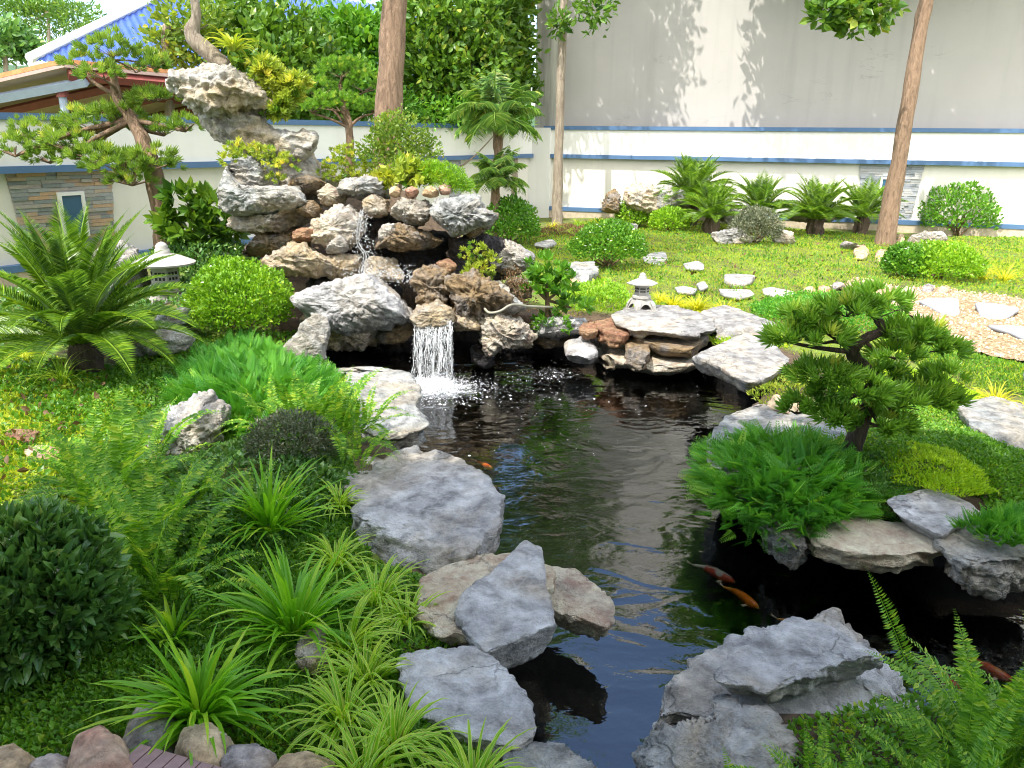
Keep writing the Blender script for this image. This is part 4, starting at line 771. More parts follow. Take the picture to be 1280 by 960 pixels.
# ------------------------------------------------------------------ waterfall, foam
def waterfall():
    m, n, l, p, out = newmat('falling_water'); p.inputs['Base Color'].default_value = (.92, .95, .97, 1); p.inputs['Roughness'].default_value = .12
    tr = n.new('ShaderNodeBsdfTransparent'); ms = n.new('ShaderNodeMixShader'); ms.inputs[0].default_value = .6
    l.new(tr.outputs[0], ms.inputs[1]); l.new(p.outputs[0], ms.inputs[2]); l.new(ms.outputs[0], out.inputs[0])
    ico = np.array([[0, 0, 1.6], [1, 0, 0], [0, 1, 0], [-1, 0, 0], [0, -1, 0], [0, 0, -1.6]]); fi = np.array([[0, 1, 2], [0, 2, 3], [0, 3, 4], [0, 4, 1], [5, 2, 1], [5, 3, 2], [5, 4, 3], [5, 1, 4]])
    a = atY(520, 400, 8.42); b = atY(565, 399, 8.36); zt = (a[2]+b[2])/2; root = empty('waterfall', (FALL[0], FALL[1], WZ), 'small waterfall dropping in white strands from the ochre rock into the pond', 'waterfall')
    parts = []; drops = []
    for k in range(34):
        t = (k+U(0, 1))/34; p0 = a+(b-a)*t; vy = -U(.22, .38); vx = (t-.5)*U(-.1, .16)+U(-.03, .03); H = zt-WZ+U(-.02, .05); wob = U(0, 6)
        s0 = U(0, .12); s1 = U(.3, .9) if U(0, 1) < .7 else 1.; tt = np.linspace(s0, s1, 15); z = zt-H*tt**1.5; x = p0[0]+vx*tt+.012*np.sin(tt*9+wob)+.006*np.sin(tt*31+wob); y = p0[1]+vy*tt
        r = U(.0008, .0030)*(1+.5*np.sin(tt*37+wob))*(1-.3*tt); V, F, _ = tube(np.stack([x, y, z], -1), r, 5, cap=False); parts.append((V, F))
        for q in range(44):
            s = U(.05, 1.05); drops.append([p0[0]+vx*s+U(-.025, .025), p0[1]+vy*s+U(-.03, .03), zt-H*s**1.5])
    V, F, _ = join(parts); o = obj('water_strands', V, F, m, parent=root, smooth=True); tag(o, kind='stuff')
    P = np.array(drops); V, F, A = inst((ico, fi), P, frames(np.tile([0, 1., 0], (len(P), 1)), np.tile([0, 0, 1.], (len(P), 1))), U(.0014, .0045, len(P)))
    o = obj('droplets', V, F, m, parent=root); tag(o, kind='stuff')
    n_ = 5200; th = U(0, 6.28, n_); rr = np.abs(rng.normal(0, .17, n_)); hh = np.abs(rng.normal(0, .055, n_))*np.exp(-rr*2)
    P = np.stack([FALL[0]+rr*np.cos(th)*1.25, FALL[1]+rr*np.sin(th)*.8+.05, WZ+.004+hh], -1)
    V, F, A = inst((ico*[1, 1, .5], fi), P, frames(sphere_dirs(n_)), U(.002, .0075, n_))
    o = obj('splash', V, F, m, parent=root); tag(o, kind='stuff')
    # translucent falling sheet and foam patch
    def veil(name, fall):
        m2, n2_, l2, p2, o2 = newmat(name); p2.inputs['Base Color'].default_value = (.9, .93, .95, 1); p2.inputs['Roughness'].default_value = .35
        g2 = n2_.new('ShaderNodeNewGeometry'); mp2 = n2_.new('ShaderNodeMapping'); mp2.inputs['Scale'].default_value = (48, 16, 4.2) if fall else (11, 11, 11); l2.new(g2.outputs['Position'], mp2.inputs[0])
        q = noiseN(n2_, l2, 1., 6, .62, mp2.outputs[0], .6); rr_ = ramp(n2_, [(.46, (0, 0, 0)), (.70, (1, 1, 1))] if fall else [(.42, (0, 0, 0)), (.62, (1, 1, 1))]); l2.new(q.outputs['Fac'], rr_.inputs[0]); f_ = rr_.outputs[0]
        if not fall:
            a_ = n2_.new('ShaderNodeAttribute'); a_.attribute_name = 'fade'; f_ = mathN(n2_, l2, 'MULTIPLY', f_, a_.outputs['Fac'])
        t2 = n2_.new('ShaderNodeBsdfTransparent'); x2 = n2_.new('ShaderNodeMixShader'); l2.new(mathN(n2_, l2, 'MULTIPLY', f_, .5 if fall else .75), x2.inputs[0]); l2.new(t2.outputs[0], x2.inputs[1]); l2.new(p2.outputs[0], x2.inputs[2]); l2.new(x2.outputs[0], o2.inputs[0]); return m2
    for q_, (vy, sp_) in enumerate(((-.26, .08), (-.34, -.02))):
        uu, vv = np.meshgrid(np.linspace(0, 1, 36), np.linspace(0, 1.02, 30)); H = zt-WZ; X = a[0]+(b[0]-a[0])*uu+(uu-.5)*sp_*vv; Y = a[1]+(b[1]-a[1])*uu+vy*vv+.012*np.sin(uu*23+q_*2)*(1-vv*.3); Z = zt-H*vv**1.5
        Vv = np.stack([X, Y, Z], -1).reshape(-1, 3); i_ = np.arange(29)[:, None]*36+np.arange(35)[None]; obj('water_sheet', Vv, np.stack([i_, i_+1, i_+37, i_+36], -1).reshape(-1, 4), veil('falling_sheet', True), parent=root, smooth=True)
    rr_, tt_ = np.meshgrid(np.linspace(0, 1, 20), np.linspace(0, 2*np.pi, 48, endpoint=False)); X = FALL[0]+.06+rr_*.42*np.cos(tt_); Y = FALL[1]-.02+rr_*.26*np.sin(tt_); Z = WZ+.004+.03*np.exp(-(rr_*3.2)**2)*(1+.5*np.sin(tt_*5))
    Vv = np.stack([X, Y, Z], -1).reshape(-1, 3); i_ = np.arange(48)[:, None]*20+np.arange(19)[None]; k_ = (i_+20) % (48*20)
    obj('foam_patch', Vv, np.stack([i_, i_+1, k_+1, k_], -1).reshape(-1, 4), veil('churned_foam', False), parent=root, smooth=True, attrs={'fade': (np.clip(1.15-rr_, 0, 1)**1.2).ravel()*(rr_.ravel() < .99)})
    # thin streams of the upper cascade
    cas = empty('cascade', atY(460, 330, 9.4), 'thin stream trickling down between the dark rocks of the rockery', 'stream'); parts = []; D = []
    path = [(456, 262, 9.55), (452, 285, 9.45), (452, 305, 9.4), (462, 320, 9.35), (458, 340, 9.2), (470, 352, 8.95)]
    for k in range(6):
        off = U(-9, 9); pts = [atY(px+off*(.5+.12*i)+U(-1.5, 1.5), py, d_-.14) for i, (px, py, d_) in enumerate(path)]
        V, F, _ = tube(pts, U(.0008, .0018), 5, res=24, cap=False); parts.append((V, F))
    for k in range(450):
        i = rng.integers(0, 5); t = U(0, 1); A0, B0 = path[i], path[i+1]; D.append(atY(A0[0]*(1-t)+B0[0]*t+rng.normal(0, 5+i*3.), A0[1]*(1-t)+B0[1]*t+rng.normal(0, 3), A0[2]*(1-t)+B0[2]*t-.17))
    for k in range(900):
        q = U(0, 1); D.append(atY(430+q*110+rng.normal(0, 3), 352-9*math.sin(q*3)+rng.normal(0, 6), 9.0+U(-.12, .1)))
    V, F, _ = join(parts); o = obj('water_strands', V, F, m, parent=cas, smooth=True); tag(o, kind='stuff')
    P = np.array(D); V, F, A = inst((ico, fi), P, frames(sphere_dirs(len(P))), U(.002, .007, len(P))); o = obj('droplets', V, F, m, parent=cas); tag(o, kind='stuff')
    # foam bubbles drifting on the pond
    fm = flat('foam_bubble', (.78, .80, .82), .3, .1, 40); hem = []; disc = lathe([(0.001, .35), (.6, .28), (1, 0)], (0, 0, 0), 7); P = []; S_ = []
    for c, n_, sg, s0 in ((FALL, 1500, .30, .8), (SPL2, 260, .13, .6), (at(640, 480, WZ), 420, .55, .6), (at(700, 540, WZ), 120, .8, .6), (at(880, 470, WZ), 70, .6, .5)):
        q = rng.normal(0, sg, (n_, 2))*[1.3, 1.]; P.append(np.c_[c[0]+q[:, 0], c[1]+q[:, 1], np.full(n_, WZ+.001)]); S_.append(U(.002, .0075, n_)*s0*(1+2*(U(0, 1, n_) > .96)))
    P = np.concatenate(P); S_ = np.concatenate(S_); k = inpoly(P[:, 0], P[:, 1], POND); P = P[k]; S_ = S_[k]
    V, F, A = inst(disc, P, frames(np.tile([0, 1., 0], (len(P), 1)), np.tile([0, 0, 1.], (len(P), 1))), S_); o = obj('foam', V, F, fm, smooth=True); tag(o, kind='stuff')
waterfall()

# ------------------------------------------------------------------ stone lanterns
def arch_base(c, w, h, th, seg=10, sq=1.):
    parts = []; rot = .35
    cr, sr = math.cos(rot), math.sin(rot)
    prof = []
    hw = w/2; aw = hw*.56; ah = h*.62
    th_ = np.linspace(0, np.pi, seg); arch = [(aw*math.cos(t), ah*math.sin(t)) for t in th_]
    outer = [(hw, 0), (hw*.97, h*.55), (hw*.8, h*.85), (hw*.6, h)]
    poly = outer+[(-x, z) for x, z in outer[::-1]]+[(x, z) for x, z in arch[::-1]]
    def panel(flip):
        n = len(poly); V = []
        for s in (-1, 1):
            for x, z in poly:
                ins_ = 1-(z/h)*.32
                y = -hw*ins_+(0 if s < 0 else th*1.2)
                X, Y = (x, y*flip) if abs(flip) == 1 else (y*(flip/2), x)
                V.append([X, Y, z])
        V = np.array(V); j = np.arange(n); F = np.stack([j, (j+1) % n, (j+1) % n+n, j+n], -1); return V, [F, j[None, ::-1], j[None]+n]
    P = [panel(f) for f in (1, -1, 2, -2)]
    V, F, _ = join(P); V = np.stack([V[:, 0]*cr-V[:, 1]*sr, V[:, 0]*sr+V[:, 1]*cr, V[:, 2]], -1)+c; return V, F
def lantern(c, H, label, hexs=True, fire=True):
    root = empty('stone_lantern', c, label, 'stone lantern', 'cast stone lanterns'); c = np.array(c)
    V, F = arch_base(c, H*.60, H*.32, H*.07); obj('legs', V, F, M_CONC, parent=root)
    V, F = lathe([(0, H*.32), (H*.22, H*.315), (H*.245, H*.35), (H*.24, H*.40), (H*.19, H*.425), (0, H*.425)], c, 24); obj('platform', V, F, M_CONC, parent=root, smooth=False)
    V, F = lathe([(H*.195, H*.42), (H*.18, H*.68), (H*.15, H*.68), (H*.16, H*.42)], c, 6); fb = obj('fire_box', V, F, M_CONC, parent=root)
    Q = []
    for k in range(6):
        a0 = (k+.5)*math.pi/3; nrm_ = np.array([math.cos(a0), math.sin(a0), 0]); t_ = np.array([-nrm_[1], nrm_[0], 0]); rr = H*.165
        for i in range(3):
            for j in range(2):
                cc = c+nrm_*rr+t_*(i-1)*H*.05+np.array([0, 0, H*(.52+.07*j)]); s_ = H*.016
                V = np.array([cc+t_*s_*u+np.array([0, 0, s_*v*1.2])+nrm_*q for q in (-.004, .0025) for u, v in ((-1, -1), (1, -1), (1, 1), (-1, 1))]); Q.append((V, [np.array([[4, 5, 6, 7], [0, 1, 5, 4], [1, 2, 6, 5], [2, 3, 7, 6], [3, 0, 4, 7]])]))
    V, F, _ = join(Q); o = bpy.data.objects.new('light_holes', mesh('light_holes', V-c, F, flat('lantern_hole', (.02, .02, .02)))); sc.collection.objects.link(o); o.parent = fb; tag(o, kind='stuff')  # dark plates carry the shade of the openings as colour
    V, F = lathe([(0, H*.67), (H*.18, H*.675), (H*.40, H*.70), (H*.41, H*.725), (H*.24, H*.80), (H*.10, H*.845), (0, H*.85)], c, 6 if hexs else 28); obj('roof', V, F, M_CONC, parent=root)
    V, F = lathe([(H*.10, H*.845), (H*.095, H*.90), (H*.075, H*.915), (H*.085, H*.94), (H*.05, H*.98), (.001, H*1.0)], c, 18); obj('finial', V, F, M_CONC, parent=root, smooth=True)
p = at(801, 388, .195); lantern(p, 46*px2m(p)/math.cos(.2), 'small grey stone lantern on the pale slab at the far bank of the pond', True)
p = at(212, 394, .10); lantern((p[0], p[1], .10), 84*px2m(p), 'larger pale stone lantern half hidden by the big cycad fronds', False)
# stone trough with plant
p = at(779, 298, .02); root = empty('planter', p, 'small pale stone trough between the two rounded bushes at the back of the lawn', 'planter'); u_ = px2m(p)
V, F = box(p+[-16*u_, -.16, 0], p+[16*u_, .2, 17*u_]); V[:4, 0] = p[0]+(V[:4, 0]-p[0])*.8; obj('trough', V, F, M_FLAG, parent=root)
# deck boards
def deck():
    A = at(176, 930, .13); Lx = at(135, 966, .13)-A; Rx = at(286, 962, .13)-A; root = empty('wooden_platform', (A[0], A[1], 0), 'corner of a purplish-brown slatted platform at the bottom edge', 'platform')
    l = nrm(Lx); r = nrm(Rx); m = flat('purplish_wood', (.27, .17, .16), .6, .15, 30, .25); wd = .052; L1 = 1.2
    for k in range(9):
        a = A+r*wd*k; b = a+r*(wd-.005); V, F = prism([a[:2], b[:2], (b+l*L1)[:2], (a+l*L1)[:2]], .095, .13); obj('board', V, F, m, parent=root)
    a = A+l*.1; b = A+r*.9*wd*9+l*.1; V, F = prism([(A+r*.02+l*.02)[:2], (A+r*wd*8.8+l*.02)[:2], (A+r*wd*8.8+l*L1)[:2], (A+r*.02+l*L1)[:2]], .0, .092); obj('frame', V, F, m, parent=root)
deck()
# blue/red thing at the right edge
p = at(1281, 476, .05); root = empty('watering_can', p, 'blue and grey plastic item with red knob, cut by the right edge', 'garden item'); u_ = px2m(p)
V, F = lathe([(0, 0), (5*u_, 0), (6*u_, .05), (5.5*u_, 22*u_), (0, 22*u_)], p+[4*u_, 0, 0], 16); obj('body', V, F, flat('grey_plastic', (.42, .42, .48), .4), parent=root, smooth=True)
V, F = lathe([(0, 22*u_), (5.5*u_, 22*u_), (5.5*u_, 27*u_), (0, 28*u_)], p+[4*u_, 0, 0], 16); obj('cap', V, F, flat('blue_plastic', (.02, .30, .50), .35), parent=root)
V, F = lathe([(0, 0), (3*u_, .01), (3.4*u_, .04), (0, 7*u_)], p+[1.*u_, -.07, 2*u_], 12); obj('knob', V, F, flat('red_plastic', (.70, .06, .08), .35), parent=root, smooth=True)
# garden hose loop on the outcrop
pts = [atY(606, 386, 8.55), atY(612, 391, 8.45), atY(625, 389, 8.4), atY(640, 381, 8.5), atY(662, 383, 8.8), atY(690, 384, 9.2)]
V, F, _ = tube(pts, .014, 8, res=40); o = obj('hose', V, F, flat('grey_hose', (.30, .29, .22), .5), smooth=True); tag(o, 'thin grey-green hose lying on the cream outcrop beside the young shrub', 'hose')

# ------------------------------------------------------------------ koi
def koimat(name, base, patch, black=False, cut=.5):
    m, n, l, p, o = newmat(name); tcn = n.new('ShaderNodeTexCoord'); a = noiseN(n, l, 9, 3, .5, tcn.outputs['Object'])
    f = ramp(n, [(cut-.03, (0, 0, 0)), (cut+.03, (1, 1, 1))]); l.new(a.outputs['Fac'], f.inputs[0]); l.new(mixC(n, l, f.outputs[0], base, patch), p.inputs['Base Color']); p.inputs['Roughness'].default_value = .25; return m
def koi(a, b, Lr, mat, finm, label, bend=.12, z=WZ-.010):
    A = at(*a, z); Bp = at(*b, z); d = nrm((Bp-A)*[1, 1, 0]); s = np.array([-d[1], d[0], 0]); root = empty('koi', A, label, 'koi', 'koi carp in the pond')
    n_ = 22; t = np.linspace(0, 1, n_); cen = A+d*(t*Lr)[:, None]+s*(bend*Lr*np.sin(t*np.pi*1.2)*(1-t))[:, None]
    w = Lr*np.interp(t, [0, .06, .15, .35, .6, .85, .93, 1], [.025, .05, .08, .105, .085, .04, .03, .028])[::-1]
    # t=0 tail, t=1 head
    w = Lr*np.interp(t, [0, .08, .25, .5, .72, .88, .96, 1], [.022, .03, .06, .098, .105, .085, .05, .012]); h = w*1.15
    th = np.linspace(0, 2*np.pi, 14, endpoint=False); V = (cen[:, None]+s[None, None]*(np.cos(th)[None, :, None]*w[:, None, None])+np.array([0, 0, 1.])*(np.sin(th)[None, :, None]*h[:, None, None])-np.array([0, 0, 1.])*h.max()).reshape(-1, 3)
    i = np.arange(n_-1)[:, None]*14; j = np.arange(14)[None]; j2 = (j+1) % 14; F = np.stack([i+j, i+j2, i+14+j2, i+14+j], -1).reshape(-1, 4)
    F2 = [F, np.arange(14)[None, ::-1], np.arange(14)[None]+(n_-1)*14]; obj('body', V, F2, mat, parent=root, smooth=True)
    zc = -h.max()
    def fin(name, P): P = np.array(P); obj(name, np.concatenate([P, P+[0, 0, .003]]), [np.array([[0, 1, 2, 3], [7, 6, 5, 4], [0, 4, 5, 1], [1, 5, 6, 2], [2, 6, 7, 3], [3, 7, 4, 0]])], finm, parent=root)
    c0 = cen[0]+[0, 0, zc]; fin('tail', [c0+d*.03*Lr, c0-d*.2*Lr+s*.1*Lr, c0-d*.12*Lr, c0-d*.2*Lr-s*.08*Lr+[0, 0, .02]])
    for sg in (-1, 1):
        c1 = cen[16]+s*sg*w[16]*.8+[0, 0, zc-.01]; fin('pectoral_fin', [c1, c1+s*sg*.12*Lr-d*.02*Lr, c1+s*sg*.11*Lr-d*.1*Lr, c1-d*.06*Lr])
    k = cen[9]+[0, 0, zc+h[9]*.9]; fin('dorsal_fin', [k+d*.18*Lr, k+d*.12*Lr+[0, 0, .03*Lr+.002], k-d*.12*Lr+[0, 0, .015*Lr], k-d*.16*Lr])
FINM = flat('pale_fin', (.70, .60, .45), .4)
K1 = koimat('orange_red_koi', (.90, .13, .02), (.90, .30, .05)); K2 = koimat('orange_koi', (.92, .24, .02), (.92, .45, .08), cut=.55); K3 = koimat('red_white_koi', (.82, .12, .06), (.85, .78, .70), cut=.5)
koi((866, 700), (930, 726), .30, K3, FINM, 'pinkish-red koi swimming just behind the brightest orange one')
koi((905, 728), (952, 756), .27, K2, FINM, 'brightest orange koi in the middle of the pond')
koi((972, 768), (1010, 784), .24, K2, FINM, 'orange koi partly hidden behind the big near right rock')
koi((1150, 822), (1180, 842), .24, K3, FINM, 'red and white koi near the right tip of the big near right rock')
koi((1200, 815), (1245, 835), .26, K1, FINM, 'red koi seen between the fern fronds at the lower right')
koi((596, 574), (622, 586), .20, K1, FINM, 'small orange koi near the left bank behind the pitted slab')
# ------------------------------------------------------------------ vegetation builders
T4 = leaf4(.12); T4w = leaf4(.2); T6 = leaf6(.2); T6w = leaf6(.28); T6n = leaf6(.13); T8 = leaf8(.26)
def single(name, g, mats, label, cat, group=None, **k):
    o = obj(name, g[0], g[1], mats, attrs=g[2], **k); tag(o, label, cat, group); return o
def leafball(c, r, n, T, size, lump=.12, up=.5, shell=.55, low=-.35, seed=0, loose=0):
    """clipped bush: leaves over and inside an uneven ellipsoid (c centre, r radii)"""
    d = sphere_dirs(int(n*1.6)); d = d[d[:, 2] > low][:n]; m = len(d)
    k = 1+lump*fbm(d*2.2+seed*7.7, 3)+lump*.5*fbm(d*6+seed, 2); t = 1-(1-shell)*U(0, 1, m)**2.2
    if loose: t = (.25+.75*U(0, 1, m)**.5)*(1+loose*np.abs(rng.normal(0, 1, m))); k = 1+.45*fbm(d*1.8+seed*3.1, 4, .6)
    pos = np.array(c)+d*np.array(r)*(k*t)[:, None]; ax = nrm(d*.9+np.array([0, 0, up])+rng.normal(0, .55, (m, 3)))
    return inst(T, pos, frames(ax, nrm(d+rng.normal(0, .5, (m, 3)))), size*U(.65, 1.2, m), np.clip(rng.normal(.45, .2, m)+.25*fbm(pos*3, 2), 0, 1))
def twigs(base, c, r, n, rad=.012):
    P = []
    for k in range(n):
        d = sphere_dirs(1)[0]; d[2] = abs(d[2])*.6; e_ = np.array(c)+d*np.array(r)*.75; b = np.array(base)+np.array([U(-.06, .06), U(-.06, .06), 0]); mid = (b+e_)/2+rng.normal(0, .05, 3)*np.array(r)
        P.append(tube([b, mid, e_], [rad, rad*.7, rad*.3], 5, res=8, cap=False))
    return join(P)
def bush(cx, by, wpx, hpx, mat, T, size, n, label, cat='bush', group='rounded bushes', flowers=0, stem=True, z=None, seed=0, lump=.16, dpt=.9, low=-.35, fl=.022):
    g = at(cx, by, 0 if z is None else z); u = px2m(g); base = np.array([g[0], g[1], float(hgt(g[0], g[1])) if z is None else z]); th = math.asin(min(.9, (EYE-g[2])/np.linalg.norm(g-CPOS)))
    r = wpx*.5*u; H = max(.45*r, (hpx*u-r*math.sin(th)*.6)/math.cos(th)); rz = H*.60; c = base+np.array([0, 0, H-rz])
    name = 'round_bush' if group == 'rounded bushes' else 'shrub'
    root = empty(name, base, label, cat, group); G_ = [leafball(c, (r, r*dpt, rz), n, T, size, seed=seed, lump=lump, low=max(low, -(H-rz)/rz))]
    V, F, A = join(G_); mats = [mat]; mi = None
    if flowers:
        d = sphere_dirs(flowers*5); d = d[(d[:, 2] > .1) & (d[:, 1] < .5)][:flowers]; pos = c+d*np.array([r, r*dpt, rz])*1.03; q = []
        for a in range(5):
            t = np.full(len(pos), a*2*np.pi/5); ax = np.stack([np.cos(t), np.sin(t), np.full(len(t), .25)], -1); q.append(inst(leaf4(.28), pos, frames(ax, np.tile([0, -.3, 1.], (len(t), 1))), fl))
        V2, F2, A2 = join(q); nf0 = sum(len(f) for f in F); V, F, A = join([(V, F, A), (V2, F2, A2)]); mi = np.r_[np.zeros(nf0), np.ones(sum(len(f) for f in F)-nf0)]; mats = [mat, M_FLOWER]
    obj('foliage', V, F, mats, parent=root, attrs=A, mi=mi)
    if stem: V, F, _ = twigs(base, c, (r, r*dpt, rz), 14, max(.008, r*.03)); obj('stems', V, F, M_STEM, parent=root)
    return root
def blades(c, n, L, w, e0=(50, 88), bend=(50, 110), seg=7, base=.04, az=None, curl=.0, wid=None):
    az = U(0, 2*np.pi, n) if az is None else az; e = np.radians(U(e0[0], e0[1], n)); bd = np.radians(U(bend[0], bend[1], n)); Ls = L*U(.55, 1.1, n); t = np.linspace(0, 1, seg+1)
    el = e[:, None]-bd[:, None]*t[None]**1.4; dz = np.sin(el); dh = np.cos(el); step = (Ls/seg)[:, None]
    h = np.c_[np.zeros(n), np.cumsum((dh[:, :-1]+dh[:, 1:])/2*step, 1)]; z = np.c_[np.zeros(n), np.cumsum((dz[:, :-1]+dz[:, 1:])/2*step, 1)]
    da = az[:, None]+curl*rng.normal(size=n)[:, None]*t[None]; b = np.stack([np.cos(az), np.sin(az)], -1)*base*U(0, 1, n)[:, None]
    X = c[0]+b[:, :1]+h*np.cos(da); Y = c[1]+b[:, 1:]+h*np.sin(da); Z = c[2]+z
    P = np.stack([X, Y, Z], -1); sd = np.stack([-np.sin(da), np.cos(da), np.zeros_like(da)], -1); up = np.stack([-np.sin(el)*np.cos(da), -np.sin(el)*np.sin(da), np.cos(el)], -1)
    ww = w*np.minimum(1, .55+t*2)*(1-t**2.6)[None]*U(.75, 1.2, n)[:, None]; ww = ww[..., None]
    V = np.stack([P-sd*ww/2+up*ww*.16, P-up*ww*.05, P+sd*ww/2+up*ww*.16], 2); m = (seg+1)*3; V = V.reshape(-1, 3)
    i = (np.arange(n)*m)[:, None, None]+(np.arange(seg)*3)[None, :, None]; a = np.array([0, 1])[None, None]
    F = np.stack([i+a, i+a+1, i+a+4, i+a+3], -1).reshape(-1, 4); rnd = np.repeat(np.clip(rng.normal(.45, .2, n), 0, 1), m)+np.tile(np.repeat(t*.25, 3), n)
    return V, [F], {'rnd': rnd, 'u': np.tile([1., 0, 1], n*(seg+1))}
def frond(L, npair, plen, pw, e0=60, bend=70, vee=.35, droop=.0, seg=14, rw=.006, base=.12, narrow=True, fwd=.35, jit=.08):
    """pinnate frond growing from the origin along +Y"""
    t = np.linspace(0, 1, 60); el = np.radians(e0-bend*t**1.3); st = L/59
    y = np.r_[0, np.cumsum(np.cos(el)[:-1]*st)]; z = np.r_[0, np.cumsum(np.sin(el)[:-1]*st)]
    C_ = np.stack([t*0, y, z], -1); k = np.linspace(base, .995, npair); cy = np.interp(k, t, y); cz = np.interp(k, t, z); ce = np.interp(k, t, el)
    fw = np.stack([k*0, np.cos(ce), np.sin(ce)], -1); upv = np.stack([k*0, -np.sin(ce), np.cos(ce)], -1); prof = np.sin(np.clip((k-base*.6)/(1-base*.6), 0, 1)**.75*np.pi*.96+.06)**.6
    prof = np.clip(prof*np.interp(k, [0, .7, 1], [1, .95, .35]), .12, 1); G_ = []
    for s in (-1, 1):
        sdv = np.array([s, 0, 0.])[None]; ax = nrm(sdv+fw*fwd*(1+k[:, None])+upv*vee+np.array([0, 0, -droop])+rng.normal(0, jit, (npair, 3)))
        pos = np.stack([k*0, cy, cz], -1); T = leaf4(pw) if narrow else leaf6(pw)
        if droop and narrow: T = (np.array([[0, 0, 0], [pw, .35, .0], [pw*.8, .7, -.12*1], [0, 1, -.35], [-pw*.8, .7, -.12], [-pw, .35, 0]]), np.array([[0, 1, 2, 3], [0, 3, 4, 5]]))
        G_.append(inst(T, pos, frames(ax, upv+rng.normal(0, .08, (npair, 3))), plen*prof*U(.9, 1.05, npair)))
    V, F, A = join(G_); q = tube(C_[::5], np.linspace(rw, rw*.25, 12), 5, cap=False); q = (q[0], q[1], {'rnd': np.full(len(q[0]), .8)}); return join([(V, F, A), q])
def fronds(root, protos, n, z0, tilt=(0, 0), scale=(.85, 1.1), mat=None, az0=0., az=None, ring=.03, name='frond'):
    """copies of a few frond meshes round a centre: azimuth, tilt and size vary"""
    for k in range(n):
        a = (az0+k*2.39996) if az is None else az[k]; me = protos[k*len(protos)//n]; o = bpy.data.objects.new(name, me); sc.collection.objects.link(o); o.parent = root
        o.location = (math.cos(a)*ring, math.sin(a)*ring, z0+U(-.02, .03)); s_ = U(*scale)
        o.rotation_mode = 'ZXY'; o.rotation_euler = (math.radians(U(*tilt)), U(-.15, .15), a-math.pi/2); o.scale = (s_, s_, s_)
def pmesh(name, g, mat): return mesh(name, g[0], g[1], mat, attrs=g[2])
def cycad(cx, by, L, n, trunk_h, trunk_r, label, seed=0, z=None, mats=None, nseg=44, plen=.19, pw=.06):
    g = at(cx, by, 0); base = np.array([g[0], g[1], float(hgt(g[0], g[1]))-.03]); root = empty('cycad', base, label, 'cycad', 'cycads')
    V, F, _ = tube([base, base+[0, 0, trunk_h*.5], base+[0, 0, trunk_h]], [trunk_r*.95, trunk_r*1.05, trunk_r*.85], 16, res=14, bark=.5); obj('trunk', V, F, M_BARKD, parent=root)
    P = [pmesh('frond', frond(L, nseg, plen*L, pw, e0=e_, bend=b_, vee=.35, rw=.008*L+.003, base=.1, jit=.04), mats or L_CYC) for e_, b_ in ((82, 40), (66, 62), (45, 75), (22, 62))]
    fronds(root, P, n, trunk_h, ring=trunk_r*.5, az0=seed, tilt=(-5, 5)); return root
def fern(p, L, n, label, P, az=None, group='sword ferns', scale=(.7, 1.15), ring=.05):
    root = empty('fern', p, label, 'fern', group); fronds(root, P, n, 0, ring=ring, az0=U(0, 6), az=az, tilt=(-10, 10), scale=(scale[0]*L, scale[1]*L)); return root
def patch(pts, n, T, size, mat, name='groundcover', label=None, cat='ground cover', group=None, kind=None, z=0., dome=.12, fall=.25, up=1., out=.5, thick=.0, jit=.5, dens=0, base=None, rb=(.45, .2), zf=None):
    poly = PW(pts, z)[:, :2]; a, b = poly.min(0), poly.max(0); q = np.stack([U(a[0], b[0], n*5), U(a[1], b[1], n*5)], -1)
    k = inpoly(q[:, 0], q[:, 1], poly); q = q[k]
    if dens: q = q[fbm(np.c_[q*dens, q[:, :1]*0], 3) > U(-.7, .25, len(q))]
    q = q[:n]; m = len(q); ed = dpoly(q[:, 0], q[:, 1], poly); c = poly.mean(0)
    h = (hgt(q[:, 0], q[:, 1]) if base is None else base)+dome*(1-np.exp(-ed/fall))*(1+(.9 if dome > .1 else .35)*fbm(np.c_[q*3.4, q[:, :1]*0+3], 3)); h = h-thick*U(0, 1, m)**2
    od = nrm(q-c); e_ = np.exp(-ed/fall)[:, None]; ax = nrm(np.c_[od*(out*(.3+e_)), np.full(m, up)]+rng.normal(0, jit, (m, 3))*[1, 1, .6])
    g = inst(T, np.c_[q, h], frames(ax), size*U(.4, 1.3, m), np.clip(rng.normal(rb[0], rb[1], m)+.3*fbm(np.c_[q*2.2, q[:, :1]*0+8], 2), 0, 1))
    o = obj(name, g[0], g[1], mat, attrs=g[2])
    if kind: tag(o, kind=kind)
    else: tag(o, label, cat, group)
    return o
def tuft(nl=16, w=.10, spread=.9, seg=0):
    """rosette of narrow leaves round +Y"""
    a = np.arange(nl)*2.39996; t = np.sqrt((np.arange(nl)+.5)/nl)*spread; ax = np.stack([np.cos(a)*np.sin(t), np.cos(t), np.sin(a)*np.sin(t)], -1)
    V, F, A = inst(leaf4(w), np.stack([a*0, -t*.15+.1, a*0], -1), frames(ax, np.stack([np.cos(a), a*0+.5, np.sin(a)], -1)), 1-.25*t, np.zeros(nl)); return V, F
TUFT = tuft(15, .085); TUFTP = tuft(13, .12, 1.0); TUFTW = tuft(9, .2, 1.1); TUFTB = tuft(7, .30, 1.2)
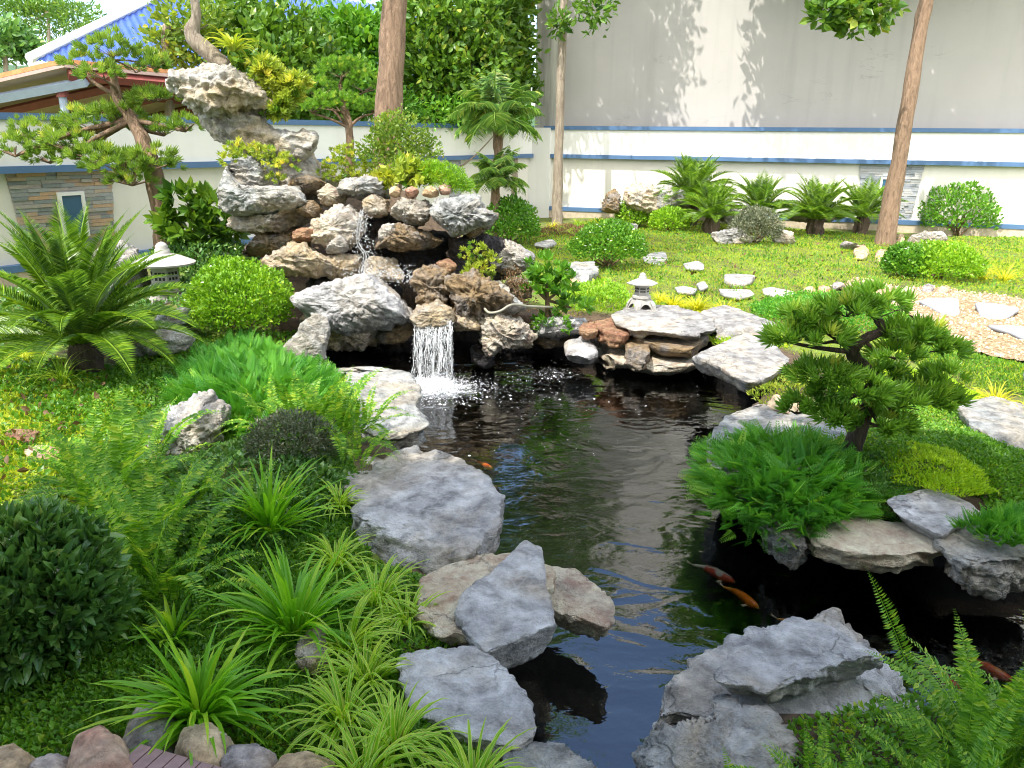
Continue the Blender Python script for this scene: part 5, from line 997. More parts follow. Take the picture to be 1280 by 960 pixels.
def spray():
    """small feathery spray along +Y"""
    k = np.linspace(.1, 1, 9); G_ = []
    for s in (-1, 1): G_.append(inst(leaf4(.19), np.stack([k*0, k, -.12*k*k], -1), frames(np.stack([k*0+s*.75, k*0+.8, k*0+.1], -1), np.tile([0, 0, 1.], (9, 1))), .32*(1.15-k*.75)))
    V, F, A = join(G_); st = (np.array([[-.012, 0, 0], [.012, 0, 0], [0, 1, -.12]]), [np.array([[0, 1, 2]])], {'rnd': np.zeros(3)}); V, F, A = join([(V, F, A), st]); return V, F
SPRAY = spray()
def pad(c, r, n, T=None, size=.09, seed=0, low=-.12):
    d = sphere_dirs(n*3); d = d[d[:, 2] > low][:n]; m = len(d); k = (1+.16*fbm(d*2+seed*5.1, 3))*U(.7, 1.03, m); pos = np.array(c)+d*np.array(r)*k[:, None]
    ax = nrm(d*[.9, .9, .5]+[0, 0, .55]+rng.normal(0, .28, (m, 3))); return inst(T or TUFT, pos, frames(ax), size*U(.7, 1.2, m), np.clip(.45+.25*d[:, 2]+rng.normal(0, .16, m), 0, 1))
def tree(name, label, trunk, trad, blobs, mat, T, size, nper, cat='tree', group=None, bark=None, D=None, limb=.25, seed=0, up=.2, shell=.2, vref=0):
    base = np.array(trunk[0]); root = empty(name, base, label, cat, group); bk = tube(trunk, trad, 14, bark=.16, res=30); parts = [bk]; top = np.array(trunk[-1])
    for c, r in blobs:
        i = len(trunk)-1-rng.integers(0, 2); s = np.array(trunk[min(i, len(trunk)-1)]); c = np.array(c); mid = s*.45+c*.55+[0, 0, -.15*np.linalg.norm(c-s)]
        parts.append(tube([s, mid, c], [trad[-1]*limb*2, trad[-1]*limb*1.2, trad[-1]*limb*.4], 6, res=9))
    V, F, _ = join(parts); obj('trunk', V, F, bark or M_BARK, parent=root, smooth=True)
    G_ = [leafball(c, r, int(nper*min(1., (np.array(r).max()/vref)**2)) if vref else nper, T, size, lump=.28, up=up, shell=shell, low=-1, seed=seed+i, loose=.14) for i, (c, r) in enumerate(blobs)]; V, F, A = join(G_); obj('crown', V, F, mat, parent=root, attrs=A); return root
def Pt(px, py, D): return atY(px, py, D)
# ------------------------------------------------------------------ big trees (crowns mostly above the frame)
b = atY(484, 190, 12.6); t0 = atY(493, -5, 12.7)
tree('tree', 'thick straight brown trunk rising behind the waterfall rockery', [(b[0]-.05, 12.6, .3), (b[0], 12.6, 1.4), tuple(b), tuple((b+t0)/2), tuple(t0), tuple(t0+[.12, .1, 1.6]), tuple(t0+[.2, .1, 3.4])], [.24, .22, .205, .19, .18, .15, .10],
     [(t0+[-1.2, .2, 2.9], (1.3, 1.3, .8)), (t0+[1.1, -.6, 3.3], (1.4, 1.3, .9)), (t0+[.2, .8, 4.4], (1.7, 1.5, 1.1)), (t0+[1.8, .8, 4.0], (1.2, 1.3, .8)), (t0+[-.9, -1., 4.3], (1.3, 1.1, .8))], L_TREE, T6, .17, 1500, 'tree', 'tall trees rising out of the frame', bark=M_BARK, seed=3)
gy = 20.6; g = np.array([atY(697, 275, gy)[0], gy, 0.]); pts = [(g[0], gy, -.05)]+[tuple(atY(px, py, gy+dd)) for px, py, dd in ((697, 235, 0), (699, 170, 0), (701, 100, .0), (705, 0, .1), (709, -70, .2))]
top = np.array(pts[-1])
tree('tree', 'thin pale trunk in front of the corner where the white walls meet', pts+[tuple(top+[.2, 0, 1.8])], [.15, .12, .105, .10, .09, .085, .06], [((x_, 23.06-.354*(x_-.56)-2.+y_, z_), (1.15, .95, .9)) for x_, y_, z_ in ((.2, 0, 7.2), (1.7, .1, 7.5), (.3, .2, 8.8), (1.9, 0, 9.2), (1.0, 0, 10.4), (-.9, -.8, 8.4))]+[ (atY(742, 12, gy-1), (.38, .35, .35)), (atY(700, 28, gy-.3), (.2, .2, .28))], L_TREE, T6, .20, 1500, 'tree', 'tall trees rising out of the frame', bark=M_BARKG, seed=13, vref=1.0)
g = at(1105, 308, 0); gy = g[1]; pts = [(g[0], gy, -.1)]+[tuple(atY(px, py, gy+dd)) for px, py, dd in ((1112, 268, 0), (1124, 200, 0), (1135, 130, 0), (1150, 40, .1), (1158, 0, .1), (1168, -60, .2))]
top = np.array(pts[-1])
tree('tree', 'leaning brown trunk in front of the grey stone panel of the back wall', pts+[tuple(top+[.5, 0, 1.7]), tuple(top+[.7, .2, 3.])], [.24, .19, .155, .145, .135, .13, .12, .09, .06],
     [((x_, 23.06-.354*(x_-.56)-1.9+y_, z_), (1.25, 1.0, .9)) for x_, y_, z_ in ((5.7, 0, 7.2), (5.8, .2, 8.8), (5.8, 0, 10.3), (7., .1, 7.0), (7.3, 0, 8.7), (7.4, .2, 10.2), (9., 0, 7.1), (9.3, .2, 8.6), (9.2, 0, 10.3), (11.2, .2, 8.), (11.5, 0, 9.8))]+[ (atY(1060, 0, gy-1.), (.42, .4, .36)), (atY(1034, 12, gy-1.1), (.26, .25, .24)), (atY(1098, 8, gy-.8), (.30, .3, .34)), (atY(1066, 30, gy-1.), (.22, .2, .2))], L_TREE, T6w, .24, 1500, 'tree', 'tall trees rising out of the frame', bark=M_BARK, seed=23, vref=1.0)
# trees and hedge shrubs beyond the left wall
HG = 'leafy trees beyond the garden wall'
def back(label, cx, by, D, blobs, mat, T, size, n, seed):
    bs = np.array([atY(cx, by, D)[0], D, 0]); bl_ = [(atY(x, y, D+dd), (rx*px2m(atY(x, y, D)), .9*rx*px2m(atY(x, y, D)), rz*px2m(atY(x, y, D)))) for x, y, dd, rx, rz in blobs]
    tp = atY(cx, min(q[1] for q in blobs)+10, D); tree('tree', label, [tuple(bs), tuple(bs*.6+tp*.4+[.05, 0, 0]), tuple(tp)], [.14, .11, .05], bl_, mat, T, size, n, 'tree', HG, bark=M_BARKG, seed=seed, limb=.4)
back('airy yellowish-green tree in front of the blue tiled roof', 205, 200, 16.6, [(225, 22, .3, 30, 22), (208, 56, .1, 26, 20), (238, 56, .3, 28, 26), (255, 88, .5, 32, 22), (262, 30, .4, 24, 24)], L_TREEY, T6w, .13, 420, 31)
back('bright small-leaved tree right behind the rockery head rock', 345, 190, 17.5, [(320, 60, 0, 40, 32), (355, 38, .4, 40, 28), (330, 105, -.2, 44, 28), (375, 75, .2, 40, 34), (305, 30, .5, 34, 24), (385, 120, 0, 30, 22), (345, 75, -.5, 30, 20)], L_TREE, T6w, .20, 750, 32)
back('dense dark small-leaved tree left of the thick trunk', 420, 190, 19, [(412, 45, 0, 40, 28), (440, 62, .2, 40, 34), (400, 80, .3, 40, 30), (455, 105, 0, 36, 30), (455, 38, .4, 34, 22)], L_BUSH, T6w, .19, 850, 33)
back('big-leaved glossy tree right of the thick trunk', 560, 190, 21, [(530, 40, 0, 46, 40), (575, 20, .3, 50, 36), (540, 90, -.2, 48, 38), (590, 80, .2, 50, 42), (520, 125, 0, 36, 28), (575, 128, 0, 44, 26)], L_TREE, T8, .20, 1500, 34)
back('big-leaved glossy tree beside the stained corner of the grey building', 640, 190, 22.5, [(610, 20, 0, 38, 40), (636, 50, .3, 30, 40), (615, 85, -.2, 38, 38), (640, 108, .0, 26, 32), (630, 5, .5, 32, 24), (605, 125, 0, 34, 24)], L_TREE, T8, .20, 1500, 35)
back('low dark shrubbery filling the gap under the trees along the wall', 500, 190, 20, [(350, 132, -1.5, 40, 18), (400, 140, -1.2, 40, 16), (470, 130, -.5, 44, 22), (540, 140, .2, 44, 18), (600, 142, .6, 40, 16), (640, 142, 1.0, 24, 16)], L_BUSH, T6, .16, 1100, 36)
back('feathery tree at the top left corner beyond the blue roof', 60, 200, 33, [(20, 22, 0, 36, 14), (60, 30, .5, 40, 16), (95, 22, 0, 26, 14), (65, 12, 1, 34, 10), (30, 5, 0, 30, 8)], L_TREE, T6n, .22, 700, 37)
back('dark papaya-like tree at the left edge, beside the blue roof', 5, 200, 26, [(0, 42, 0, 26, 13), (20, 54, .3, 20, 11), (-10, 62, 0, 24, 12), (34, 62, .3, 10, 8)], L_DARK, T8, .24, 330, 38)

# ------------------------------------------------------------------ podocarpus with clipped pads
def podo(label, D, trunk, trad, pads, mat, n, size, bark, seed=0, T=None, group='cloud-pruned podocarpus trees', dz=0., res=40, z0=None, seg=16, ps=1.):
    P = [atY(a, b, D+dd) for a, b, dd in trunk]; 
    if z0 is not None: P[0][2] = z0
    root = empty('podocarpus', P[0], label, 'podocarpus', group); parts = [tube(P, trad, seg, bark=.22, res=res)]; L_ = []
    for k, (x, y, rx, rz, dd, ti) in enumerate(pads):
        rx *= ps; rz *= ps
        u = px2m(atY(x, y, D)); c = atY(x, y, D+dd); s = P[ti]; mid = s*.5+c*.5+rng.normal(0, .03, 3)
        parts.append(tube([s, mid, c-[0, 0, rz*u*.25]], [trad[ti]*.5, trad[ti]*.36, trad[ti]*.2], 7, res=9, bark=.1))
        for q in range(9):
            dv = np.array([U(-1, 1), U(-1, 1), U(0, .5)])*np.array([rx*u, rx*u*.8, rz*u])*.85; parts.append(tube([c-[0, 0, rz*u*.25], c+dv*.5-[0, 0, rz*u*.1], c+dv], [trad[ti]*.16, trad[ti]*.1, trad[ti]*.05], 4, res=5, cap=False))
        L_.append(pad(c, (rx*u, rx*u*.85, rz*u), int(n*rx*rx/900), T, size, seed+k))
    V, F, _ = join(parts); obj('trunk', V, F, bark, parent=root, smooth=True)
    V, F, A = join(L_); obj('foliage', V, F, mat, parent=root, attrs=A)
podo('cloud-pruned podocarpus with thick curved trunk in front of the left garden wall', 11.3, [(208, 372, 0), (206, 300, 0), (196, 235, 0), (182, 185, 0), (165, 150, .1), (146, 120, .1), (141, 75, .1)], [.17, .145, .12, .10, .08, .065, .03],
     [(105, 82, 26, 15, .1, 5), (140, 66, 30, 18, 0, 6), (170, 86, 32, 17, .2, 6), (130, 96, 24, 12, -.2, 5), (192, 82, 20, 13, 0, 6),
      (18, 190, 28, 17, -.2, 4), (52, 172, 34, 20, .1, 4), (88, 185, 32, 18, -.2, 4), (120, 160, 36, 22, .2, 4), (150, 148, 30, 18, .2, 4), (62, 200, 26, 12, 0, 4), (118, 200, 30, 14, -.3, 3),
      (150, 212, 36, 18, -.3, 3), (188, 208, 32, 20, -.2, 3), (165, 228, 26, 12, -.3, 3), (205, 165, 26, 15, .2, 4), (232, 160, 20, 14, 0, 4), (196, 124, 30, 10, .3, 5)], L_PODL, 56, .12, M_BARK, 200, z0=0)
podo('rounded cloud-pruned podocarpus left of the thick trunk, behind the rockery', 13.8, [(438, 300, 0), (437, 190, 0), (436, 160, 0), (430, 130, .1), (425, 105, .1)], [.10, .07, .06, .05, .03],
     [(400, 118, 24, 20, 0, 2), (425, 92, 30, 18, .1, 4), (455, 110, 26, 20, 0, 3), (425, 135, 38, 16, -.2, 2), (468, 138, 18, 12, 0, 2), (390, 138, 18, 12, 0, 2), (440, 84, 18, 12, .2, 4)], L_POD, 190, .075, M_BARK, 230, z0=1.0)
podo('dark green podocarpus bonsai with gnarled trunk on the bank at the right', 5.15, [(1064, 562, 0), (1074, 535, 0), (1087, 505, 0), (1094, 480, .03), (1078, 458, .05), (1066, 440, .03), (1080, 424, 0), (1102, 412, .02), (1096, 392, .05)], [.068, .056, .048, .04, .042, .040, .032, .026, .015],
     [(1095, 375, 32, 15, .05, 8), (1058, 392, 42, 18, 0, 7), (1120, 386, 24, 12, .1, 8), (1010, 400, 34, 18, .05, 5), (985, 424, 30, 16, -.05, 5), (1030, 425, 38, 18, -.05, 5), (1140, 420, 42, 18, .05, 7), (1172, 436, 34, 16, 0, 7), (1120, 446, 26, 12, -.1, 6),
      (1030, 470, 44, 17, -.05, 4), (1070, 490, 50, 19, -.15, 3), (1120, 505, 40, 18, -.1, 2), (1160, 500, 42, 22, 0, 2), (1178, 478, 32, 18, .1, 3), (1012, 505, 30, 13, -.05, 3), (995, 515, 22, 10, 0, 3), (1045, 522, 30, 11, -.18, 2), (1100, 530, 40, 12, -.2, 2), (1100, 470, 34, 13, .2, 3)], L_POD, 34, .105, M_BARKD, 260, seg=22, z0=.08, T=TUFTP, ps=.84)

# rock-top curved tree, crown above the frame
P_ = [atY(a, b_, 10.4) for a, b_ in ((282, 84), (262, 66), (244, 50), (240, 38), (245, 22), (243, 2), (236, -25))]
tree('tree', 'bare curved trunk of the small tree growing on the head-shaped rock', [tuple(q) for q in P_], [.085, .10, .095, .085, .06, .05, .04], [(P_[-1]+[-.5, 0, .6], (.6, .5, .3)), (P_[-1]+[.4, .1, .9], (.6, .5, .3)), (P_[-1]+[0, -.3, 1.3], (.6, .6, .35))], L_PODL, T6n, .09, 900, 'tree', None, bark=M_BARKG, seed=41)
c = atY(291, 62, 10.35); g = blades(c+[0, 0, -.02], 46, .40, .045, (25, 85), (60, 130), base=.05); single('bromeliad', g, L_BROM, 'yellow-green strappy bromeliad on top of the head-shaped rock', 'bromeliad')
c = atY(318, 78, 10.3)
for k, (x, y, r, rz, lab, m_) in enumerate([(345, 92, 26, 30, 'yellow-green leafy shrub trailing down the right side of the head-shaped rock', L_MIX)]):
    G_ = []
    for x2, y2, rr in ((330, 86, 15), (345, 100, 18), (360, 120, 15), (350, 135, 12), (372, 104, 12)):
        u = px2m(atY(x2, y2, 10.3)); G_.append(leafball(atY(x2, y2, 10.35), (rr*u, .18, rr*u*.8), 60, TUFTW, .11, low=-1, lump=.3))
    V, F, A = join(G_); single('shrub', (V, F, A), m_, lab, 'shrub', 'shrubs on the rockery')

# ------------------------------------------------------------------ palms and cycads
def palm(label, P, rr, L, n, mats=L_PALM, seed=0, tilt=(-5, 12)):
    root = empty('palm', P[0], label, 'palm', 'pygmy date palms'); P = [np.array(p) for p in P]; V, F, _ = tube(P, rr, 12, bark=.6, res=26); obj('trunk', V, F, M_BARK, parent=root)
    Q = [pmesh('frond', frond(L, 54, .30*L, .009, e0=e_, bend=b_, vee=.15, droop=.35, rw=.012*L, base=.12, fwd=.25, jit=.12), mats) for e_, b_ in ((78, 70), (58, 95), (35, 90), (8, 75))]
    d = P[-1]-P[0]
    for k in range(n):
        a = seed+k*2.39996; o = bpy.data.objects.new('frond', Q[k*4//n]); sc.collection.objects.link(o); o.parent = root; o.location = tuple(d+[0, 0, .02]); s_ = U(.85, 1.1); o.scale = (s_,)*3
        o.rotation_mode = 'ZXY'; o.rotation_euler = (math.radians(U(*tilt)), U(-.2, .2), a)
g = at(621, 285, 0); D = 17.5; x = atY(621, 200, D)[0]
palm('pygmy date palm with shaggy trunk, taller, in front of the left wall end', [(x-.02, D, 0), atY(619, 230, D), atY(622, 190, D), atY(622, 150, D)], [.08, .09, .10, .09], 1.2, 26)
x = atY(618, 250, 16.8)[0]; palm('small pygmy date palm just under the taller one', [(x, 16.8, 0), atY(620, 250, 16.8), atY(622, 226, 16.8)], [.07, .07, .07], .85, 20, seed=1.)
gg = at(690, 268, 0); palm('leaning small palm with dark trunk by the thin pale trunk', [gg, atY(697, 250, gg[1]), atY(708, 232, gg[1]-.1), atY(716, 222, gg[1]-.1)], [.09, .08, .07, .06], .85, 20, seed=2.)
gg = at(742, 262, 0); palm('slender small palm with green stem by the wall', [gg, atY(740, 245, gg[1]), atY(735, 225, gg[1])], [.06, .05, .04], .6, 14, seed=.5)
cycad(108, 468, 1.30, 54, .34, .17, 'big cycad with long arching fronds filling the left edge', .4, nseg=90, plen=.15, pw=.05)
for (cx, by, L, n, th, lb) in ((862, 285, 1.2, 44, .72, 'tallest cycad, at the left end of the row by the wall'), (888, 293, 1.0, 38, .42, 'smaller cycad just in front of the tallest one'), (948, 290, 1.05, 36, .45, 'cycad with some yellowed fronds behind the grey round bush'),
                               (1019, 296, 1.1, 40, .42, 'cycad with thick black trunk in the middle of the lawn edge'), (1075, 293, 1.0, 34, .42, 'cycad nearest the leaning tree trunk')):
    cycad(cx, by, L, n, th, .17, lb, U(0, 6), nseg=46, plen=.22, pw=.055)

# ------------------------------------------------------------------ rounded bushes
bush(303, 428, 116, 90, L_LIME, T6w, .045, 9000, 'bright lime-green dome bush left of the waterfall', flowers=10, seed=1, dpt=.95)
bush(637, 306, 68, 58, L_BUSH, T6w, .07, 4200, 'dark green round bush beside the beak-shaped rock', flowers=22, seed=2)
bush(759, 338, 88, 60, L_BUSH, T6w, .055, 6500, 'large round bush left of the lantern, with dark hollow under it', flowers=40, seed=3, low=-.2)
bush(794, 284, 48, 36, L_LIME, T6w, .07, 2600, 'bright low bush behind the small stone trough', flowers=14, seed=4)
bush(836, 290, 46, 30, L_LIME, T6w, .07, 2200, 'bright low bush between the stone trough and the cycads', seed=5)
bush(943, 306, 58, 46, L_GREY, T6w, .05, 4200, 'grey-leaved round bush in front of the cycads', seed=6, lump=.16)
bush(1195, 294, 76, 56, L_BUSH, T6w, .085, 3600, 'round orange-jasmine bush by the wall at the right', flowers=0, seed=7)
bush(1128, 348, 46, 40, L_BUSH, T6w, .06, 3000, 'left, darker half of the wide low bush beside the gravel', flowers=14, seed=8)
bush(1172, 348, 86, 44, L_LIME, T6w, .06, 4600, 'right, brighter half of the wide low bush beside the gravel', flowers=8, seed=9)
bush(42, 822, 178, 150, L_DARK, leaf8(.17, -.10), .085, 8500, 'large dark glossy-leaved bush with a few white flowers, lower left corner', flowers=7, seed=10, lump=.13, fl=.03, stem=False)
bush(368, 600, 104, 66, L_GREY, T6, .028, 4200, 'dusky grey-leaved bush between the ferns and strap leaves', 'shrub', 'low shrubs', seed=11, lump=.22)
bush(1035, 408, 160, 46, L_JUN, T6w, .035, 5200, 'bright green low bush behind the bonsai on the right bank', 'shrub', 'low shrubs', seed=12, stem=False, lump=.2)
bush(975, 396, 66, 24, L_JUN, T6w, .035, 1800, 'low green shrublet between the jagged white rock and the stepping stones', 'shrub', 'low shrubs', seed=13, stem=False)
# leafy young shrub (two tiers) at the far bank
def leafy(label, D, z0, stemp, tiers, T, size, mat, sr=.02, group='shrubs on the rockery', name='shrub', st=M_STEM, low=-.5):
    P = [atY(a, b_, D) for a, b_ in stemp]; root = empty(name, P[0], label, 'shrub', group); V, F, _ = tube(P, np.linspace(sr, sr*.5, len(P)), 7, res=12); parts = [(V, F)]
    G_ = []
    for x, y, rx, rz, n in tiers:
        c = atY(x, y, D); u = px2m(c); G_.append(leafball(c, (rx*u, rx*u*.9, rz*u), n, T, size, lump=.25, low=low, shell=.25, up=.4)); parts.append(tube([P[min(len(P)-1, 1)], c], [sr*.6, sr*.3], 5, cap=False))
    V, F, _ = join(parts); obj('stem', V, F, st, parent=root); V, F, A = join(G_); obj('foliage', V, F, mat, parent=root, attrs=A)
leafy('young large-leaved shrub with bare stem on the far bank', 9.25, 0, [(684, 402), (684, 375), (683, 350)], [(684, 343, 30, 20, 26), (705, 360, 22, 14, 15), (665, 358, 18, 14, 13), (690, 402, 24, 10, 18), (715, 385, 20, 14, 14)], TUFTB, .14, L_BUSH, .035)
leafy('straggly brown-twigged shrub left of the young large-leaved one', 9.1, 0, [(645, 395), (652, 372), (640, 350), (636, 338)], [(640, 348, 14, 14, 160), (655, 380, 16, 14, 140), (650, 362, 12, 12, 100)], T6w, .03, L_BROWN, .014)
leafy('sprawling yellow-green shrub on the rock right of the stream', 9.05, 0, [(590, 385), (592, 350), (594, 320)], [(592, 318, 16, 14, 26), (600, 345, 20, 18, 40), (586, 350, 14, 18, 28), (604, 372, 14, 12, 20), (612, 330, 12, 12, 14)], TUFTW, .075, L_MIX, .012)
leafy('large airy yellow-green shrub on the rockery top, left of the thick trunk foot', 10.3, 0, [(500, 240), (502, 200), (500, 170)], [(500, 170, 34, 28, 1000), (470, 190, 22, 20, 420), (528, 190, 24, 22, 460), (500, 200, 40, 20, 700), (485, 160, 18, 16, 300)], T6w, .05, L_TREEY, .02)
leafy('lime-leaved plant with broad yellowish leaves on the rockery edge', 9.75, 0, [(512, 240), (512, 220)], [(505, 218, 24, 18, 46), (528, 222, 20, 15, 30), (488, 226, 14, 10, 16)], TUFTB, .13, L_MIX, .012)
leafy('bright lime cushion plant hanging over the beak-shaped rock', 9.7, 0, [(555, 244), (555, 230)], [(555, 224, 26, 18, 1900), (575, 234, 16, 12, 800), (540, 214, 18, 12, 700)], T6n, .045, L_LIME, .01)
leafy('small-leaved variegated shrub along the top of the rockery', 10.4, 0, [(440, 240), (440, 220)], [(432, 205, 26, 18, 90), (455, 222, 26, 14, 80), (415, 222, 18, 12, 50), (470, 214, 16, 12, 36), (440, 190, 18, 10, 30)], TUFTW, .06, L_MIX, .012)
leafy('yellow and green succulent-like shrub between the head-shaped and canoe-shaped rocks', 9.85, 0, [(310, 225), (312, 205)], [(288, 200, 14, 12, 30), (305, 188, 20, 12, 44), (330, 195, 20, 14, 44), (352, 205, 20, 13, 40), (345, 222, 12, 8, 16)], TUFTW, .07, L_MIX, .012)
leafy('broad-leaved green shrub behind the podocarpus trunk, left of the canoe-shaped rock', 11.0, 0, [(245, 330), (243, 290), (240, 260)], [(232, 246, 20, 12, 12), (256, 262, 28, 16, 20), (236, 285, 26, 18, 20), (262, 296, 26, 18, 20), (278, 285, 18, 16, 12), (206, 272, 14, 10, 7)], TUFTB, .24, L_TREE, .02)
bush(262, 350, 120, 52, L_DARK, T6w, .06, 4200, 'dark shrubbery in the shade below the canoe-shaped rock', 'shrub', 'low shrubs', seed=15, stem=False, lump=.25, z=.25)
# ------------------------------------------------------------------ strappy plants
def clump(cx, by, L, w_, n, mat, label, cat, group, z=None, nm='strappy_plant', **k):
    g = at(cx, by, .05 if z is None else z); c = np.array([g[0], g[1], float(hgt(g[0], g[1]))+.01 if z is None else z]); return single(nm, blades(c, n, L, w_, **k), mat, label, cat, group, origin=c)
PG = 'broad green strap-leaved clumps'
for cx, by, L, n, lb in ((338, 672, .52, 100, 'strap-leaved clump beside the grey-leaved bush, furthest back'), (368, 792, .50, 130, 'strap-leaved clump with drooping brown tips, middle of the left bed'), (250, 890, .44, 130, 'strap-leaved clump hanging over the ochre boulder'), (215, 795, .28, 34, 'small pale strap-leaved tuft behind the clump over the boulders')):
    clump(cx, by, L, .026, n, L_PAND, lb, 'strap-leaved plant', PG, e0=(25, 88), bend=(25, 95), curl=.12)
SG = 'yellow-striped spider grass along the left bank'
for cx, by, L, n, lb in ((425, 640, .26, 80, 'striped grass clump nearest the pitted slab top'), (420, 700, .30, 95, 'striped grass clump at the left of the pitted slab'), (470, 745, .34, 110, 'striped grass clump left of the tan saddle rock'), (508, 765, .26, 100, 'striped grass clump touching the tan saddle rock'),
        (432, 810, .34, 110, 'striped grass clump behind the craggy little tan rock'), (455, 845, .30, 110, 'striped grass clump at the upper left of the scuffed slab'), (430, 895, .32, 105, 'striped grass clump left of the scuffed slab, second lowest'), (492, 935, .30, 120, 'striped grass clump below the scuffed slab'), (590, 985, .30, 90, 'striped grass clump at the bottom edge under the scuffed slab'), (455, 975, .30, 90, 'striped grass clump at the bottom edge left of the other')):
    clump(cx, by, L, .016, int(n*.75), L_SPID, lb, 'striped grass', SG, e0=(35, 88), bend=(70, 150), nm='spider_grass', base=.05)
YG = 'yellow strappy grass clumps'
for cx, by, L, n, lb in ((842, 380, .28, 120, 'yellow grass clump just right of the lantern'), (872, 386, .32, 130, 'yellow grass clump behind the lantern slab'), (905, 388, .30, 120, 'yellow grass clump behind the jagged white rock'), (825, 372, .22, 70, 'small yellow grass tuft behind the lantern'), (758, 372, .26, 90, 'pale green grass clump left of the lantern roof'), (735, 378, .24, 80, 'pale green grass clump left of the lantern, further left'),
        (1245, 502, .30, 90, 'yellow strappy clump beside the slab at the right edge'), (1285, 520, .28, 80, 'yellow strappy clump cut by the right edge'), (1255, 348, .42, 70, 'yellow-green strappy clump right of the wide low bush'), (1228, 345, .30, 50, 'smaller yellow-green clump touching the wide low bush'), (1300, 352, .35, 50, 'yellow-green clump cut by the right edge on the lawn'),
        (1196, 308, .28, 40, 'yellow-green tuft at the foot of the orange-jasmine bush'), (690, 286, .3, 60, 'yellowish tuft near the thin trunk'), (745, 280, .3, 60, 'yellow tuft at the foot of the grey-brown rock'), (722, 282, .28, 50, 'greenish tuft between the thin trunk and the wall rocks')):
    clump(cx, by, L, .014, n, L_YEL if 'yellow' in lb[:7] or 'small' in lb[:6] else L_SPID, lb, 'yellow grass', YG, e0=(35, 88), bend=(40, 120), nm='yellow_grass')
clump(78, 478, .42, .016, 60, L_SPID, 'thin striped strappy plant in the shade of the big cycad', 'strap-leaved plant', None, e0=(40, 88), bend=(70, 140), nm='spider_grass')
# ------------------------------------------------------------------ ferns
FP = [pmesh('frond', frond(.70, 34, .075, .20, e0=e_, bend=b_, vee=.05, rw=.0022, base=.14, fwd=.12, jit=.1), L_FERN) for e_, b_ in ((85, 50), (74, 85), (60, 110), (40, 85))]
FERNS = [(150, 640, 1.0, 22, 'fern with tall fronds left of the rugged blue-grey rock'), (112, 600, .85, 18, 'yellowish sunlit fern beside the left lawn'), (178, 580, .95, 16, 'fern with upright fronds touching the rugged rock'), (190, 690, .95, 20, 'fern in front of the rugged rock'), (245, 640, .6, 14, 'small fern at the foot of the rugged rock'), (120, 670, .85, 16, 'fern above the large dark bush'), (215, 735, .8, 14, 'fern in the shade behind the strap leaves'), (172, 740, .75, 14, 'fern right beside the large dark bush'),
         (300, 660, .6, 12, 'little fern left of the back strap-leaved clump'), (415, 565, .95, 20, 'fern arching over the wrinkled cream rock'), (450, 545, .7, 14, 'small fern on the wrinkled cream rock'), (380, 560, .8, 16, 'bright fern left of the wrinkled cream rock'), (345, 540, .7, 12, 'fern behind the grey-leaved bush'), (445, 590, .55, 10, 'yellow-green fern above the pitted slab')]
for cx, by, L, n, lb in FERNS:
    g = at(cx, by, .08); fern((g[0], g[1], float(hgt(g[0], g[1]))), L, int(n*1.1), lb, FP, ring=.09)
FP2 = [pmesh('frond', frond(.62, 46, .062, .19, e0=e_, bend=b_, vee=.08, rw=.0025, base=.1, fwd=.1, jit=.12), L_FERN) for e_, b_ in ((88, 30), (80, 55), (68, 80), (50, 90))]
for x_, y_, L, n, lb in ((1.38, 2.22, .86, 24, 'dense fern in the near right corner, the biggest'), (1.62, 2.45, .95, 20, 'fern in the near right corner, at the right edge'), (1.10, 2.10, .74, 18, 'fern in front of the big near right rock'), (.66, 2.12, .5, 12, 'low fern at the bottom edge in front of the whitish rock'), (1.45, 2.02, 1.0, 20, 'fern lowest in the near right corner'), (1.85, 2.5, .95, 14, 'fern fronds reaching over the water at the right edge'), (.95, 2.3, .62, 16, 'sparse low fern between the whitish rock and the dense fern')):
    fern((x_+.1, y_-.08, .0), L*.95, int(n*.9), lb, FP2, group='ferns in the near right corner')
# one long frond reaching up
g = at(1145, 868, .1); root = empty('fern', g, 'single long fern frond standing up in front of the dark water', 'fern'); o = bpy.data.objects.new('frond', pmesh('frond', frond(.62, 46, .048, .14, e0=84, bend=22, rw=.003, base=.1, fwd=.2, jit=.1), L_FERN)); sc.collection.objects.link(o); o.parent = root; o.rotation_euler = (.1, -.42, .25)
# ------------------------------------------------------------------ spreading plants
patch([(205, 480), (240, 440), (310, 420), (370, 440), (420, 470), (440, 510), (400, 545), (330, 560), (270, 520), (215, 510)], 3000, SPRAY, .15, L_JUN, 'juniper', 'spreading feathery bright green juniper below the lime-green dome bush', 'juniper', 'spreading junipers', dome=.18, fall=.3, out=1.0, thick=.12, z=.1)
patch([(876, 590), (885, 560), (930, 548), (990, 545), (1050, 560), (1100, 585), (1110, 615), (1060, 640), (1000, 655), (940, 640), (895, 615)], 3300, SPRAY, .135, L_JUN, 'juniper', 'spreading feathery green juniper hanging over the pond at the right', 'juniper', 'spreading junipers', dome=.14, fall=.18, out=1.3, thick=.2, z=.08, base=.05, up=.55)
patch([(1195, 660), (1250, 650), (1290, 640), (1290, 690), (1240, 680)], 400, SPRAY, .10, L_JUN, 'juniper', 'small patch of juniper at the right edge on the white and grey rock', 'juniper', 'spreading junipers', dome=.1, base=.08, z=.08)
patch([(1090, 585), (1130, 560), (1190, 570), (1230, 600), (1235, 625), (1180, 618), (1120, 612)], 3600, T6n, .032, L_MOSS, 'sedum', 'lime-yellow mossy cushion beside the bonsai trunk', 'sedum', 'lime-yellow cushions', dome=.09, base=.13, z=.1)
